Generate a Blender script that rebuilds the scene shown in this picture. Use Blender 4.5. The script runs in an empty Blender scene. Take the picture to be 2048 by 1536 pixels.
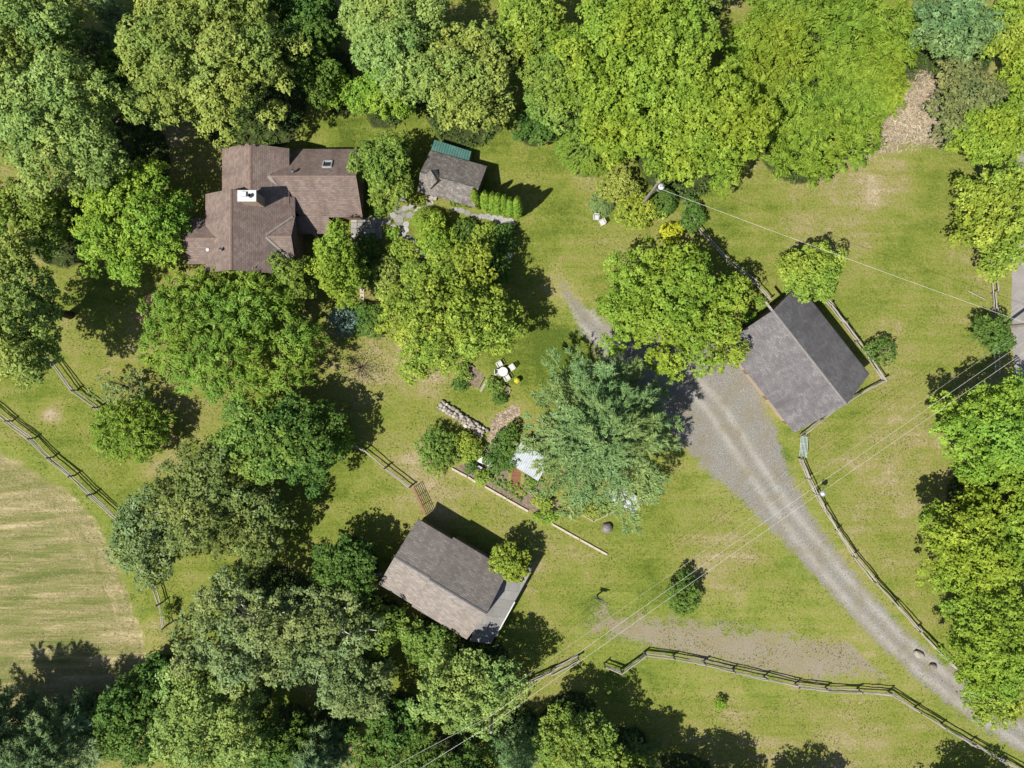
import bpy, math, random
import numpy as np
from mathutils import Vector, Matrix

# ------------------------------------------------------------------ camera, world, sun, exposure
S, H = 0.05, 72.0                      # metres per photo pixel on the ground, camera height
scene = bpy.context.scene
COL = scene.collection
cam_d = bpy.data.cameras.new('camera')
cam_d.sensor_width = 36.0
cam_d.angle_x = 2 * math.atan(1024 * S / H)
cam_d.clip_end = 3000
cam = bpy.data.objects.new('camera', cam_d)
cam.location = (0, 0, H)
COL.objects.link(cam)
scene.camera = cam

SUN_EL = math.radians(57)
TO_SUN = Vector((-0.80 * math.cos(SUN_EL), -0.60 * math.cos(SUN_EL), math.sin(SUN_EL)))
world = bpy.data.worlds.new('World')
scene.world = world
world.use_nodes = True
wt = world.node_tree
sky = wt.nodes.new('ShaderNodeTexSky')
sky.sky_type = 'NISHITA'
sky.sun_disc = False
sky.sun_elevation = SUN_EL
sky.sun_rotation = math.atan2(TO_SUN.x, TO_SUN.y)
wt.links.new(sky.outputs[0], wt.nodes['Background'].inputs[0])
wt.nodes['Background'].inputs[1].default_value = 0.072
sun_d = bpy.data.lights.new('sun', 'SUN')
sun_d.energy = 4.9
sun_d.angle = math.radians(0.53)
sun_d.color = (1.0, 0.95, 0.86)
sun = bpy.data.objects.new('sun', sun_d)
sun.location = (-60, -50, 90)
sun.rotation_euler = (-TO_SUN).to_track_quat('-Z', 'Y').to_euler()
COL.objects.link(sun)
scene.view_settings.view_transform = 'Standard'
scene.view_settings.look = 'None'
scene.view_settings.gamma = 1.0
scene.view_settings.use_curve_mapping = False
scene.view_settings.exposure = 1.0
scene.cycles.max_bounces = 6
scene.cycles.diffuse_bounces = 3
scene.cycles.glossy_bounces = 2
scene.cycles.transmission_bounces = 3
scene.cycles.transparent_max_bounces = 4

rnd = random.Random(7)

def P(px, py, z=0.0):
    """photo pixel (2048 wide) seen at height z -> point in the place"""
    f = (H - z) / H
    return Vector(((px - 1024) * S * f, (768 - py) * S * f, z))

# ------------------------------------------------------------------ object helpers
def put(o, parent=None):
    COL.objects.link(o)
    if parent is not None:
        o.parent = parent
    return o

def tag(o, label=None, cat=None, group=None, kind=None):
    if label: o['label'] = label
    if cat: o['category'] = cat
    if group: o['group'] = group
    if kind: o['kind'] = kind
    return o

def thing(name, loc, label, cat, group=None):
    o = bpy.data.objects.new(name, None)
    o.empty_display_size = 0.3
    o.location = loc
    put(o)
    return tag(o, label, cat, group)

def root_loc(o):
    v = Vector((0, 0, 0))
    while o is not None:
        v += o.location
        o = o.parent
    return v

class MB:
    """collects world-space geometry, then links it as ONE mesh object under parent"""
    def __init__(self):
        self.v, self.f, self.uv = [], [], []
    def poly(self, pts, uv=None):
        n = len(self.v)
        self.v += [Vector(p) for p in pts]
        self.f.append(tuple(range(n, n + len(pts))))
        self.uv += list(uv) if uv else [(p[0], p[1]) for p in pts]
    def prism(self, pts, down):
        """polygon pts swept by vector down"""
        pts = [Vector(p) for p in pts]; down = Vector(down)
        e = (pts[1] - pts[0]).normalized()
        nrm = Vector((0, 0, 0))
        for i in range(len(pts)):
            nrm += pts[i].cross(pts[(i + 1) % len(pts)])
        if nrm.length < 1e-9: nrm = Vector((0, 0, 1))
        nrm.normalize(); b = nrm.cross(e)
        uv = [((p - pts[0]).dot(e), (p - pts[0]).dot(b)) for p in pts]
        flip = nrm.dot(down) > 0
        top = pts; bot = [p + down for p in pts]
        self.poly(top[::-1] if flip else top, uv[::-1] if flip else uv)
        self.poly(bot if flip else bot[::-1])
        m = len(pts)
        for i in range(m):
            j = (i + 1) % m
            q = [top[i], bot[i], bot[j], top[j]]
            if flip: q = q[::-1]
            L = (top[j] - top[i]).length
            self.poly(q, [(0, 0), (0, down.length), (L, down.length), (L, 0)])
    def box(self, c, sx, sy, sz, ax=(1, 0, 0), up=(0, 0, 1)):
        c = Vector(c); ax = Vector(ax).normalized(); up = Vector(up).normalized()
        ay = up.cross(ax).normalized(); up = ax.cross(ay)
        q = [c + ax * (sx / 2 * a) + ay * (sy / 2 * b) + up * (sz / 2) for a, b in ((-1, -1), (1, -1), (1, 1), (-1, 1))]
        self.prism(q, -up * sz)
    def tube(self, pts, rad, n=8, cap=True):
        pts = [Vector(p) for p in pts]
        if not hasattr(rad, '__len__'): rad = [rad] * len(pts)
        rings = []
        for i, p in enumerate(pts):
            d = (pts[min(i + 1, len(pts) - 1)] - pts[max(i - 1, 0)]).normalized()
            a = d.orthogonal().normalized() if i == 0 else (pa - d * pa.dot(d)).normalized()
            pa = a
            b = d.cross(a)
            k = len(self.v)
            for j in range(n):
                t = 2 * math.pi * j / n
                self.v.append(p + (a * math.cos(t) + b * math.sin(t)) * rad[i])
            rings.append(k)
        for i in range(len(rings) - 1):
            for j in range(n):
                j2 = (j + 1) % n
                self.f.append((rings[i] + j, rings[i] + j2, rings[i + 1] + j2, rings[i + 1] + j))
                self.uv += [(j / n, i), ((j + 1) / n, i), ((j + 1) / n, i + 1), (j / n, i + 1)]
        if cap:
            for k, rev in ((rings[0], True), (rings[-1], False)):
                ids = list(range(k, k + n))
                self.f.append(tuple(ids[::-1] if rev else ids)); self.uv += [(0, 0)] * n
    def lathe(self, c, prof, n=20):
        c = Vector(c); rings = []
        for r, z in prof:
            k = len(self.v)
            for j in range(n):
                t = 2 * math.pi * j / n
                self.v.append(c + Vector((r * math.cos(t), r * math.sin(t), z)))
            rings.append(k)
        for i in range(len(rings) - 1):
            for j in range(n):
                j2 = (j + 1) % n
                self.f.append((rings[i] + j, rings[i] + j2, rings[i + 1] + j2, rings[i + 1] + j)); self.uv += [(0, 0)] * 4
        for k, rev in ((rings[0], True), (rings[-1], False)):
            ids = list(range(k, k + n))
            self.f.append(tuple(ids[::-1] if rev else ids)); self.uv += [(0, 0)] * n
    def mesh(self, name, mat, off=Vector((0, 0, 0)), smooth=False):
        me = bpy.data.meshes.new(name)
        me.from_pydata([tuple(v - off) for v in self.v], [], self.f)
        uvl = me.uv_layers.new(name='UVMap')
        uvl.data.foreach_set('uv', [c for t in self.uv for c in t])
        if mat: me.materials.append(mat)
        if smooth:
            me.polygons.foreach_set('use_smooth', [True] * len(me.polygons))
        me.update()
        return me
    def build(self, name, mat, parent=None, smooth=False):
        off = root_loc(parent) if parent is not None else Vector((0, 0, 0))
        return put(bpy.data.objects.new(name, self.mesh(name, mat, off, smooth)), parent)

def solo(name, mb, mat, label, cat, group=None, smooth=False, loc=None):
    """a thing that is one mesh, its origin at its base"""
    loc = Vector(loc) if loc is not None else Vector((sum(v.x for v in mb.v) / len(mb.v), sum(v.y for v in mb.v) / len(mb.v), min(v.z for v in mb.v)))
    o = bpy.data.objects.new(name, mb.mesh(name, mat, loc, smooth))
    o.location = loc
    put(o)
    return tag(o, label, cat, group)

# ------------------------------------------------------------------ materials
class NT:
    def __init__(self, name, group=False):
        if group:
            self.m = bpy.data.node_groups.new(name, 'ShaderNodeTree'); self.t = self.m
        else:
            self.m = bpy.data.materials.new(name); self.m.use_nodes = True
            self.t = self.m.node_tree; self.t.nodes.clear()
            self.out = self.t.nodes.new('ShaderNodeOutputMaterial')
    def n(self, typ, ins=None, **kw):
        nd = self.t.nodes.new(typ)
        for k, v in kw.items(): setattr(nd, k, v)
        for k, v in (ins or {}).items():
            s = nd.inputs[k]
            if isinstance(v, bpy.types.NodeSocket): self.t.links.new(v, s)
            else: s.default_value = v
        return nd
    def pos(self):
        return self.n('ShaderNodeNewGeometry').outputs['Position']
    def noise(self, vec, scale, detail=3, rough=0.55, dist=0.0):
        return self.n('ShaderNodeTexNoise', {'Vector': vec, 'Scale': scale, 'Detail': detail, 'Roughness': rough, 'Distortion': dist}).outputs[0]
    def math(self, op, a, b=0.0, clamp=False):
        return self.n('ShaderNodeMath', {0: a, 1: b}, operation=op, use_clamp=clamp).outputs[0]
    def ramp(self, fac, stops, interp='LINEAR'):
        nd = self.n('ShaderNodeValToRGB', {0: fac})
        cr = nd.color_ramp; cr.interpolation = interp
        while len(cr.elements) < len(stops): cr.elements.new(0.5)
        for e, (p, c) in zip(cr.elements, stops):
            e.position = p; e.color = (*c, 1) if len(c) == 3 else c
        return nd.outputs[0]
    def mix(self, fac, a, b, mode='MIX'):
        nd = self.n('ShaderNodeMix', data_type='RGBA', blend_type=mode)
        for i, v in ((0, fac), (6, a), (7, b)):
            if isinstance(v, bpy.types.NodeSocket): self.t.links.new(v, nd.inputs[i])
            else: nd.inputs[i].default_value = v if i == 0 else (*v, 1)
        return nd.outputs[2]
    def attr(self, name):
        return self.n('ShaderNodeAttribute', attribute_name=name).outputs['Fac']
    def pbr(self, color, rough=0.8, spec=0.3, normal=None, metal=0.0):
        ins = {'Base Color': color if isinstance(color, bpy.types.NodeSocket) else (*color, 1), 'Roughness': rough, 'Specular IOR Level': spec, 'Metallic': metal}
        if normal is not None: ins['Normal'] = normal
        return self.n('ShaderNodeBsdfPrincipled', ins).outputs[0]
    def bump(self, h, strength=0.5, dist=0.05):
        return self.n('ShaderNodeBump', {'Height': h, 'Strength': strength, 'Distance': dist}).outputs[0]
    def done(self, sh):
        self.t.links.new(sh, self.out.inputs[0]); return self.m

def simple(name, c1, c2, scale=3.0, rough=0.8, spec=0.3, bump=0.3, stretch=None, metal=0.0, bd=0.02):
    t = NT(name)
    tc = t.n('ShaderNodeTexCoord').outputs['Object']
    if stretch: tc = t.n('ShaderNodeMapping', {'Vector': tc, 'Scale': stretch}).outputs[0]
    a = t.noise(tc, scale, 4, 0.6)
    b = t.noise(tc, scale * 6, 2, 0.6)
    f = t.math('ADD', t.math('MULTIPLY', a, 0.7), t.math('MULTIPLY', b, 0.3))
    col = t.ramp(f, [(0.34, c1), (0.66, c2)])
    return t.done(t.pbr(col, rough, spec, t.bump(f, bump, bd), metal))

def shingle(name, base, var, stain, row=0.17, brick=0.34, moss=0.0, tilt=0.5):
    t = NT(name)
    uv = t.n('ShaderNodeTexCoord').outputs['UV']
    br = t.n('ShaderNodeTexBrick', {'Vector': uv, 'Color1': (0.15, 0.15, 0.15, 1), 'Color2': (0.95, 0.95, 0.95, 1), 'Mortar': (0, 0, 0, 1), 'Scale': 1.0,
             'Mortar Size': 0.014, 'Mortar Smooth': 0.5, 'Bias': 0.0, 'Brick Width': brick, 'Row Height': row}, offset=0.5)
    g = t.noise(uv, 14.0, 3, 0.7)
    w = t.noise(uv, 3.2, 2, 0.6)
    f = t.math('ADD', t.math('MULTIPLY', br.outputs[0], 0.50), t.math('ADD', t.math('MULTIPLY', g, 0.36), t.math('MULTIPLY', w, 0.22)))
    col = t.ramp(f, [(0.25, tuple(c * (1 - var) for c in base)), (0.5, base), (0.78, tuple(min(1, c * (1 + var)) for c in base))])
    big = t.noise(t.n('ShaderNodeMapping', {'Vector': uv, 'Scale': (0.5, 0.16, 1)}).outputs[0], 1.4, 5, 0.65, 0.6)
    col = t.mix(t.ramp(big, [(0.43, (0, 0, 0)), (0.68, (1, 1, 1))]), col, stain)
    if moss:
        mm = t.noise(uv, 2.2, 6, 0.75)
        col = t.mix(t.ramp(mm, [(0.5, (0, 0, 0)), (0.62, (moss, moss, moss))]), col, (0.20, 0.195, 0.185))
    h = t.math('ADD', t.math('MULTIPLY', br.outputs[1], -1.0), t.math('MULTIPLY', g, 0.5))
    return t.done(t.pbr(col, 0.9, 0.15, t.bump(h, 0.6, 0.03)))

LEAF_GAIN = 1.26
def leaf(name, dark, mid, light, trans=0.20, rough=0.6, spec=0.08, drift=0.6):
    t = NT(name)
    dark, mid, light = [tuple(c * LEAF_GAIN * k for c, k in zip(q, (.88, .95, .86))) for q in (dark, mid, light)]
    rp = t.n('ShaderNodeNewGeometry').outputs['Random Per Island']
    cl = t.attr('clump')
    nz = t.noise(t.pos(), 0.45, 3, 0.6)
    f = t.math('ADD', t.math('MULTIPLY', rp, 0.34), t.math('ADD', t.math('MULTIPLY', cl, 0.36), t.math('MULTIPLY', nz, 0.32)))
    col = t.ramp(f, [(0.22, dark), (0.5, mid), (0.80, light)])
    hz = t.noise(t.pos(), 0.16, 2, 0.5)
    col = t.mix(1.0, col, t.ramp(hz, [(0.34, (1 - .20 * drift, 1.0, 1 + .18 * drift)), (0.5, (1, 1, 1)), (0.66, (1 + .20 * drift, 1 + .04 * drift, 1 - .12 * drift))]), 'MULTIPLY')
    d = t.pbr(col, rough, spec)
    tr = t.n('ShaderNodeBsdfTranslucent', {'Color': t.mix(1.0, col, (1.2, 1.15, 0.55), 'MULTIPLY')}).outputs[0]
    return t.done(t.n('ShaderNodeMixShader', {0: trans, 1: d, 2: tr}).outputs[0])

# -- shared lawn colour (same place -> same colour on every sheet that borders the grass)
def make_lawn_group():
    t = NT('lawn_colour', group=True)
    t.t.interface.new_socket('Color', in_out='OUTPUT', socket_type='NodeSocketColor')
    t.t.interface.new_socket('Height', in_out='OUTPUT', socket_type='NodeSocketFloat')
    go = t.t.nodes.new('NodeGroupOutput')
    p = t.pos()
    n1 = t.noise(p, 0.07, 3, 0.5, 0.4)
    n2 = t.noise(p, 0.33, 5, 0.62, 0.8)
    n3 = t.noise(p, 1.9, 4, 0.65)
    n4 = t.noise(p, 5.0, 4, 0.75)
    ms = t.noise(t.n('ShaderNodeMapping', {'Vector': p, 'Scale': (0.10, 1.1, 1), 'Rotation': (0, 0, math.radians(9))}).outputs[0], 1.0, 3, 0.6)
    d = t.attr('dry')
    for x, k in ((n1, 1.25), (n2, 0.9), (n3, 0.42), (n4, 0.42), (ms, 0.75)):
        d = t.math('ADD', d, t.math('MULTIPLY', t.math('SUBTRACT', x, 0.5), k))
    col = t.ramp(d, [(0.0, (0.054, 0.078, 0.011)), (0.22, (0.092, 0.118, 0.018)), (0.42, (0.126, 0.140, 0.029)), (0.60, (0.152, 0.147, 0.046)), (0.80, (0.195, 0.166, 0.086)), (1.0, (0.262, 0.216, 0.145))])
    col = t.mix(1.0, col, t.ramp(n4, [(0.28, (0.72, 0.72, 0.70)), (0.5, (1, 1, 1)), (0.72, (1.28, 1.27, 1.27))]), 'MULTIPLY')
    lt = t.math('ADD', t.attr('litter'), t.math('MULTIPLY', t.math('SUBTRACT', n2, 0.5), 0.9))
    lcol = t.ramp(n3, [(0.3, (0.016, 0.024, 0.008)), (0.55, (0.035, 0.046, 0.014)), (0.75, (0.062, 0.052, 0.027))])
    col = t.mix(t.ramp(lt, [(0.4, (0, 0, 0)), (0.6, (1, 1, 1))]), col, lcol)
    t.t.links.new(col, go.inputs[0])
    t.t.links.new(t.math('ADD', n4, t.math('MULTIPLY', n3, 0.8)), go.inputs[1])
    return t.m
LAWN = make_lawn_group()

def lawn_mat():
    t = NT('lawn')
    g = t.n('ShaderNodeGroup', node_tree=LAWN)
    return t.done(t.pbr(g.outputs[0], 0.95, 0.08, t.bump(g.outputs[1], 0.9, 0.12)))

def sheet_mat(name, colour_fn, soft=0.5, nscale=1.6):
    """a ground material whose edge breaks up into the lawn by its 'mask'"""
    t = NT(name)
    g = t.n('ShaderNodeGroup', node_tree=LAWN)
    p = t.pos()
    a = t.noise(p, nscale, 5, 0.7)
    b = t.noise(p, 6.0, 3, 0.7)
    m = t.math('ADD', t.attr('mask'), t.math('ADD', t.math('MULTIPLY', t.math('SUBTRACT', a, 0.5), soft), t.math('MULTIPLY', t.math('SUBTRACT', b, 0.5), soft * 0.9)))
    m = t.ramp(m, [(0.42, (0, 0, 0)), (0.60, (1, 1, 1))])
    col, h = colour_fn(t, p)
    return t.done(t.pbr(t.mix(m, g.outputs[0], col), 0.92, 0.12, t.bump(h, 0.8, 0.06)))

def gravel_col(t, p):
    a = t.noise(p, 9.0, 4, 0.75); b = t.noise(p, 0.5, 4, 0.6)
    col = t.ramp(a, [(0.3, (0.078, 0.074, 0.065)), (0.5, (0.142, 0.135, 0.12)), (0.7, (0.235, 0.225, 0.205))])
    tr = t.attr('track')
    col = t.mix(t.math('MULTIPLY', tr, 0.62, True), col, (0.265, 0.252, 0.228))
    col = t.mix(t.ramp(b, [(0.45, (0, 0, 0)), (0.7, (0.75, 0.75, 0.75))]), col, (0.135, 0.115, 0.075))
    return col, a
def patch_col(t, p):
    a = t.noise(p, 8.0, 4, 0.75); b = t.noise(p, 0.4, 4, 0.6)
    col = t.ramp(a, [(0.3, (0.092, 0.077, 0.046)), (0.5, (0.152, 0.130, 0.082)), (0.7, (0.225, 0.195, 0.14))])
    return t.mix(t.ramp(b, [(0.4, (0, 0, 0)), (0.7, (0.6, 0.6, 0.6))]), col, (0.170, 0.155, 0.122)), a
def chip_col(t, p):
    vv = t.n('ShaderNodeTexVoronoi', {'Vector': p, 'Scale': 9.0, 'Randomness': 1.0})
    a = t.noise(p, 5.0, 4, 0.7)
    f = t.math('ADD', t.math('MULTIPLY', t.n('ShaderNodeSeparateColor', {0: vv.outputs['Color']}).outputs[0], 0.6), t.math('MULTIPLY', a, 0.5))
    col = t.ramp(f, [(0.15, (0.08, 0.058, 0.040)), (0.5, (0.168, 0.130, 0.095)), (0.85, (0.31, 0.25, 0.19))])
    return col, f
def soil_col(t, p):
    a = t.noise(p, 4.0, 5, 0.7)
    return t.ramp(a, [(0.3, (0.07, 0.05, 0.035)), (0.55, (0.14, 0.11, 0.08)), (0.75, (0.23, 0.185, 0.145))]), a
def rust_soil(t, p):
    a = t.noise(p, 4.0, 5, 0.7)
    return t.ramp(a, [(0.3, (0.08, 0.036, 0.02)), (0.6, (0.16, 0.078, 0.045)), (0.8, (0.21, 0.125, 0.08))]), a
def hay_col(t, p):
    # cut hay lies in windrows: rows across the field, and round its rim
    rowv = t.attr('row'); rim = t.attr('rim')
    q = t.n('ShaderNodeMapping', {'Vector': p, 'Rotation': (0, 0, math.radians(-13)), 'Scale': (0.22, 1.5, 1)}).outputs[0]
    s = t.noise(q, 1.3, 6, 0.75, 0.9)
    q2 = t.n('ShaderNodeMapping', {'Vector': p, 'Rotation': (0, 0, math.radians(-14)), 'Scale': (0.16, 3.4, 1)}).outputs[0]
    s2 = t.noise(q2, 1.0, 3, 0.7, 0.6)
    ed = t.n('ShaderNodeCombineXYZ', {0: t.math('MULTIPLY', t.attr('edge'), 3.2), 1: t.math('MULTIPLY', t.noise(p, 0.12, 2, 0.5), 3.0), 2: 0.0}).outputs[0]
    s4 = t.noise(ed, 1.0, 3, 0.7, 0.3)
    w4 = t.ramp(t.attr('edge'), [(0.0, (1, 1, 1)), (0.45, (1, 1, 1)), (0.75, (0, 0, 0))])
    s2 = t.n('ShaderNodeMix', {0: w4, 2: s2, 3: s4}).outputs[0]
    f2 = t.noise(p, 5.0, 4, 0.8)
    q3 = t.n('ShaderNodeMapping', {'Vector': p, 'Rotation': (0, 0, math.radians(-12)), 'Scale': (0.07, 0.62, 1)}).outputs[0]
    s3 = t.noise(q3, 1.0, 3, 0.55, 0.7)
    wv = t.math('MULTIPLY', t.math('SINE', t.math('ADD', rowv, t.math('MULTIPLY', s3, 14.0))), 0.05)
    d = t.math('ADD', t.math('ADD', t.math('MULTIPLY', s, 0.50), wv), t.math('ADD', t.math('MULTIPLY', f2, 0.40), t.math('MULTIPLY', s2, 0.85)))
    d = t.math('ADD', t.math('ADD', t.math('SUBTRACT', d, 0.19), t.math('MULTIPLY', t.math('SUBTRACT', s3, 0.5), 0.75)), t.math('MULTIPLY', rim, 0.14))
    col = t.ramp(d, [(0.45, (0.066, 0.084, 0.020)), (0.63, (0.110, 0.114, 0.035)), (0.79, (0.168, 0.148, 0.070)), (0.98, (0.28, 0.23, 0.136))])
    return col, d
def asphalt_col(t, p):
    a = t.noise(p, 10.0, 3, 0.7); b = t.noise(p, 0.8, 4, 0.6)
    f = t.math('ADD', t.math('MULTIPLY', a, 0.4), t.math('MULTIPLY', b, 0.6))
    return t.ramp(f, [(0.3, (0.13, 0.122, 0.114)), (0.7, (0.215, 0.20, 0.19))]), a

M = {}
M['lawn'] = lawn_mat()
M['gravel'] = sheet_mat('gravel', gravel_col, 1.3, 1.4)
M['gravel_patch'] = sheet_mat('packed_gravel', patch_col, 1.3, 0.9)
M['chips'] = sheet_mat('wood_chips', chip_col, 2.0, 0.7)
M['soil'] = sheet_mat('garden_soil', soil_col, 0.5)
M['rust_soil'] = sheet_mat('red_soil', rust_soil, 0.5)
M['hay'] = sheet_mat('mown_hay', hay_col, 1.6)
M['asphalt'] = sheet_mat('worn_asphalt', asphalt_col, 0.25)
M['roof_brown'] = shingle('brown_asphalt_shingle', (0.136, 0.104, 0.090), 0.30, (0.088, 0.066, 0.058))
M['roof_grey'] = shingle('grey_asphalt_shingle', (0.108, 0.103, 0.104), 0.30, (0.068, 0.064, 0.066), 0.2, 0.36)
M['roof_taupe'] = shingle('taupe_asphalt_shingle', (0.165, 0.146, 0.130), 0.34, (0.135, 0.117, 0.104), 0.2, 0.4)
M['roof_flat'] = shingle('grey_rolled_roofing', (0.158, 0.153, 0.147), 0.24, (0.112, 0.108, 0.104), 0.9, 2.6)
M['roof_wood'] = shingle('weathered_wood_shingle', (0.125, 0.112, 0.100), 0.42, (0.075, 0.066, 0.058), 0.15, 0.16, moss=0.8)
M['green_metal'] = simple('green_painted_metal', (0.035, 0.095, 0.085), (0.07, 0.145, 0.125), 1.3, 0.45, 0.4, 0.1)
M['white_metal'] = simple('white_corrugated_metal', (0.23, 0.25, 0.27), (0.32, 0.34, 0.36), 1.5, 0.4, 0.4, 0.05)
M['flashing'] = simple('grey_flashing', (0.12, 0.108, 0.092), (0.18, 0.165, 0.145), 2.0, 0.6, 0.4, 0.1)
M['ridge_brown'] = simple('ridge_shingle', (0.105, 0.074, 0.060), (0.165, 0.122, 0.102), 5.0, 0.9, 0.1, 0.4)
M['ridge_grey'] = simple('ridge_grey', (0.10, 0.092, 0.09), (0.16, 0.15, 0.145), 5.0, 0.9, 0.1, 0.4)
M['siding'] = simple('tan_clapboard', (0.24, 0.185, 0.135), (0.33, 0.265, 0.205), 1.2, 0.8, 0.2, 0.3, (1, 1, 9))
M['siding_brown'] = simple('brown_board_siding', (0.11, 0.07, 0.045), (0.19, 0.13, 0.09), 1.2, 0.85, 0.2, 0.4, (7, 7, 0.6))
M['brick'] = simple('chimney_brick', (0.19, 0.13, 0.095), (0.30, 0.235, 0.185), 4.0, 0.9, 0.1, 0.5)
M['white'] = simple('white_paint', (0.32, 0.32, 0.315), (0.42, 0.42, 0.41), 2.5, 0.45, 0.35, 0.05)
M['cement'] = simple('pale_cement', (0.30, 0.30, 0.295), (0.42, 0.42, 0.42), 3.0, 0.8, 0.2, 0.2)
M['dark'] = simple('dark_metal', (0.015, 0.015, 0.017), (0.04, 0.04, 0.045), 4.0, 0.5, 0.4, 0.1)
M['steel'] = simple('galvanised_steel', (0.32, 0.34, 0.36), (0.48, 0.50, 0.52), 4.0, 0.4, 0.5, 0.1, None, 0.5)
M['glass'] = simple('window_glass', (0.015, 0.02, 0.025), (0.03, 0.04, 0.05), 1.0, 0.06, 0.6, 0.0)
M['rail'] = simple('weathered_rail', (0.13, 0.118, 0.103), (0.31, 0.285, 0.255), 1.6, 0.9, 0.15, 0.6, (0.7, 9, 9))
M['rail_dark'] = simple('grey_rail', (0.09, 0.08, 0.07), (0.22, 0.20, 0.175), 1.6, 0.9, 0.15, 0.6, (0.7, 9, 9))
M['post'] = simple('weathered_post', (0.08, 0.068, 0.058), (0.20, 0.175, 0.15), 2.5, 0.9, 0.15, 0.6, (9, 9, 0.8))
M['rust'] = simple('rusty_steel', (0.10, 0.05, 0.035), (0.22, 0.11, 0.075), 5.0, 0.85, 0.2, 0.4)
M['gate_green'] = simple('pale_green_gate', (0.22, 0.28, 0.27), (0.34, 0.40, 0.39), 3.0, 0.5, 0.4, 0.1)
M['timber'] = simple('sawn_timber', (0.23, 0.195, 0.15), (0.38, 0.34, 0.275), 1.2, 0.85, 0.2, 0.4, (1, 8, 8))
M['stone'] = None
M['bark'] = simple('bark', (0.045, 0.036, 0.028), (0.13, 0.105, 0.085), 4.0, 0.95, 0.05, 0.8, (4, 4, 0.8))
M['bark_pale'] = simple('pale_bark', (0.30, 0.28, 0.25), (0.62, 0.60, 0.56), 3.0, 0.9, 0.1, 0.4, (2, 2, 4))
M['pole'] = simple('utility_pole_wood', (0.13, 0.11, 0.092), (0.26, 0.23, 0.20), 2.0, 0.9, 0.1, 0.4, (6, 6, 0.4))
M['wire'] = simple('aluminium_wire', (0.40, 0.39, 0.365), (0.50, 0.49, 0.46), 1.0, 0.45, 0.5, 0.0)
M['cable'] = simple('grey_cable', (0.30, 0.29, 0.27), (0.40, 0.39, 0.36), 1.0, 0.6, 0.3, 0.0)
M['tarp'] = simple('grey_tarp', (0.10, 0.09, 0.085), (0.18, 0.16, 0.155), 3.0, 0.7, 0.2, 0.5)
M['terracotta'] = simple('terracotta', (0.35, 0.16, 0.09), (0.48, 0.26, 0.17), 4.0, 0.85, 0.2, 0.2)

def stone_mat(name, c1, c2, c3):
    t = NT(name)
    oi = t.n('ShaderNodeObjectInfo').outputs['Random']
    tc = t.n('ShaderNodeTexCoord').outputs['Object']
    a = t.noise(tc, 4.0, 4, 0.65)
    f = t.math('ADD', t.math('MULTIPLY', oi, 0.6), t.math('MULTIPLY', a, 0.4))
    col = t.ramp(f, [(0.15, c1), (0.5, c2), (0.85, c3)])
    return t.done(t.pbr(col, 0.9, 0.15, t.bump(a, 0.6, 0.04)))
M['stone'] = stone_mat('field_stone', (0.12, 0.102, 0.082), (0.22, 0.198, 0.168), (0.36, 0.335, 0.30))
M['flag'] = stone_mat('flagstone', (0.12, 0.115, 0.112), (0.18, 0.175, 0.172), (0.27, 0.26, 0.25))

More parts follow.
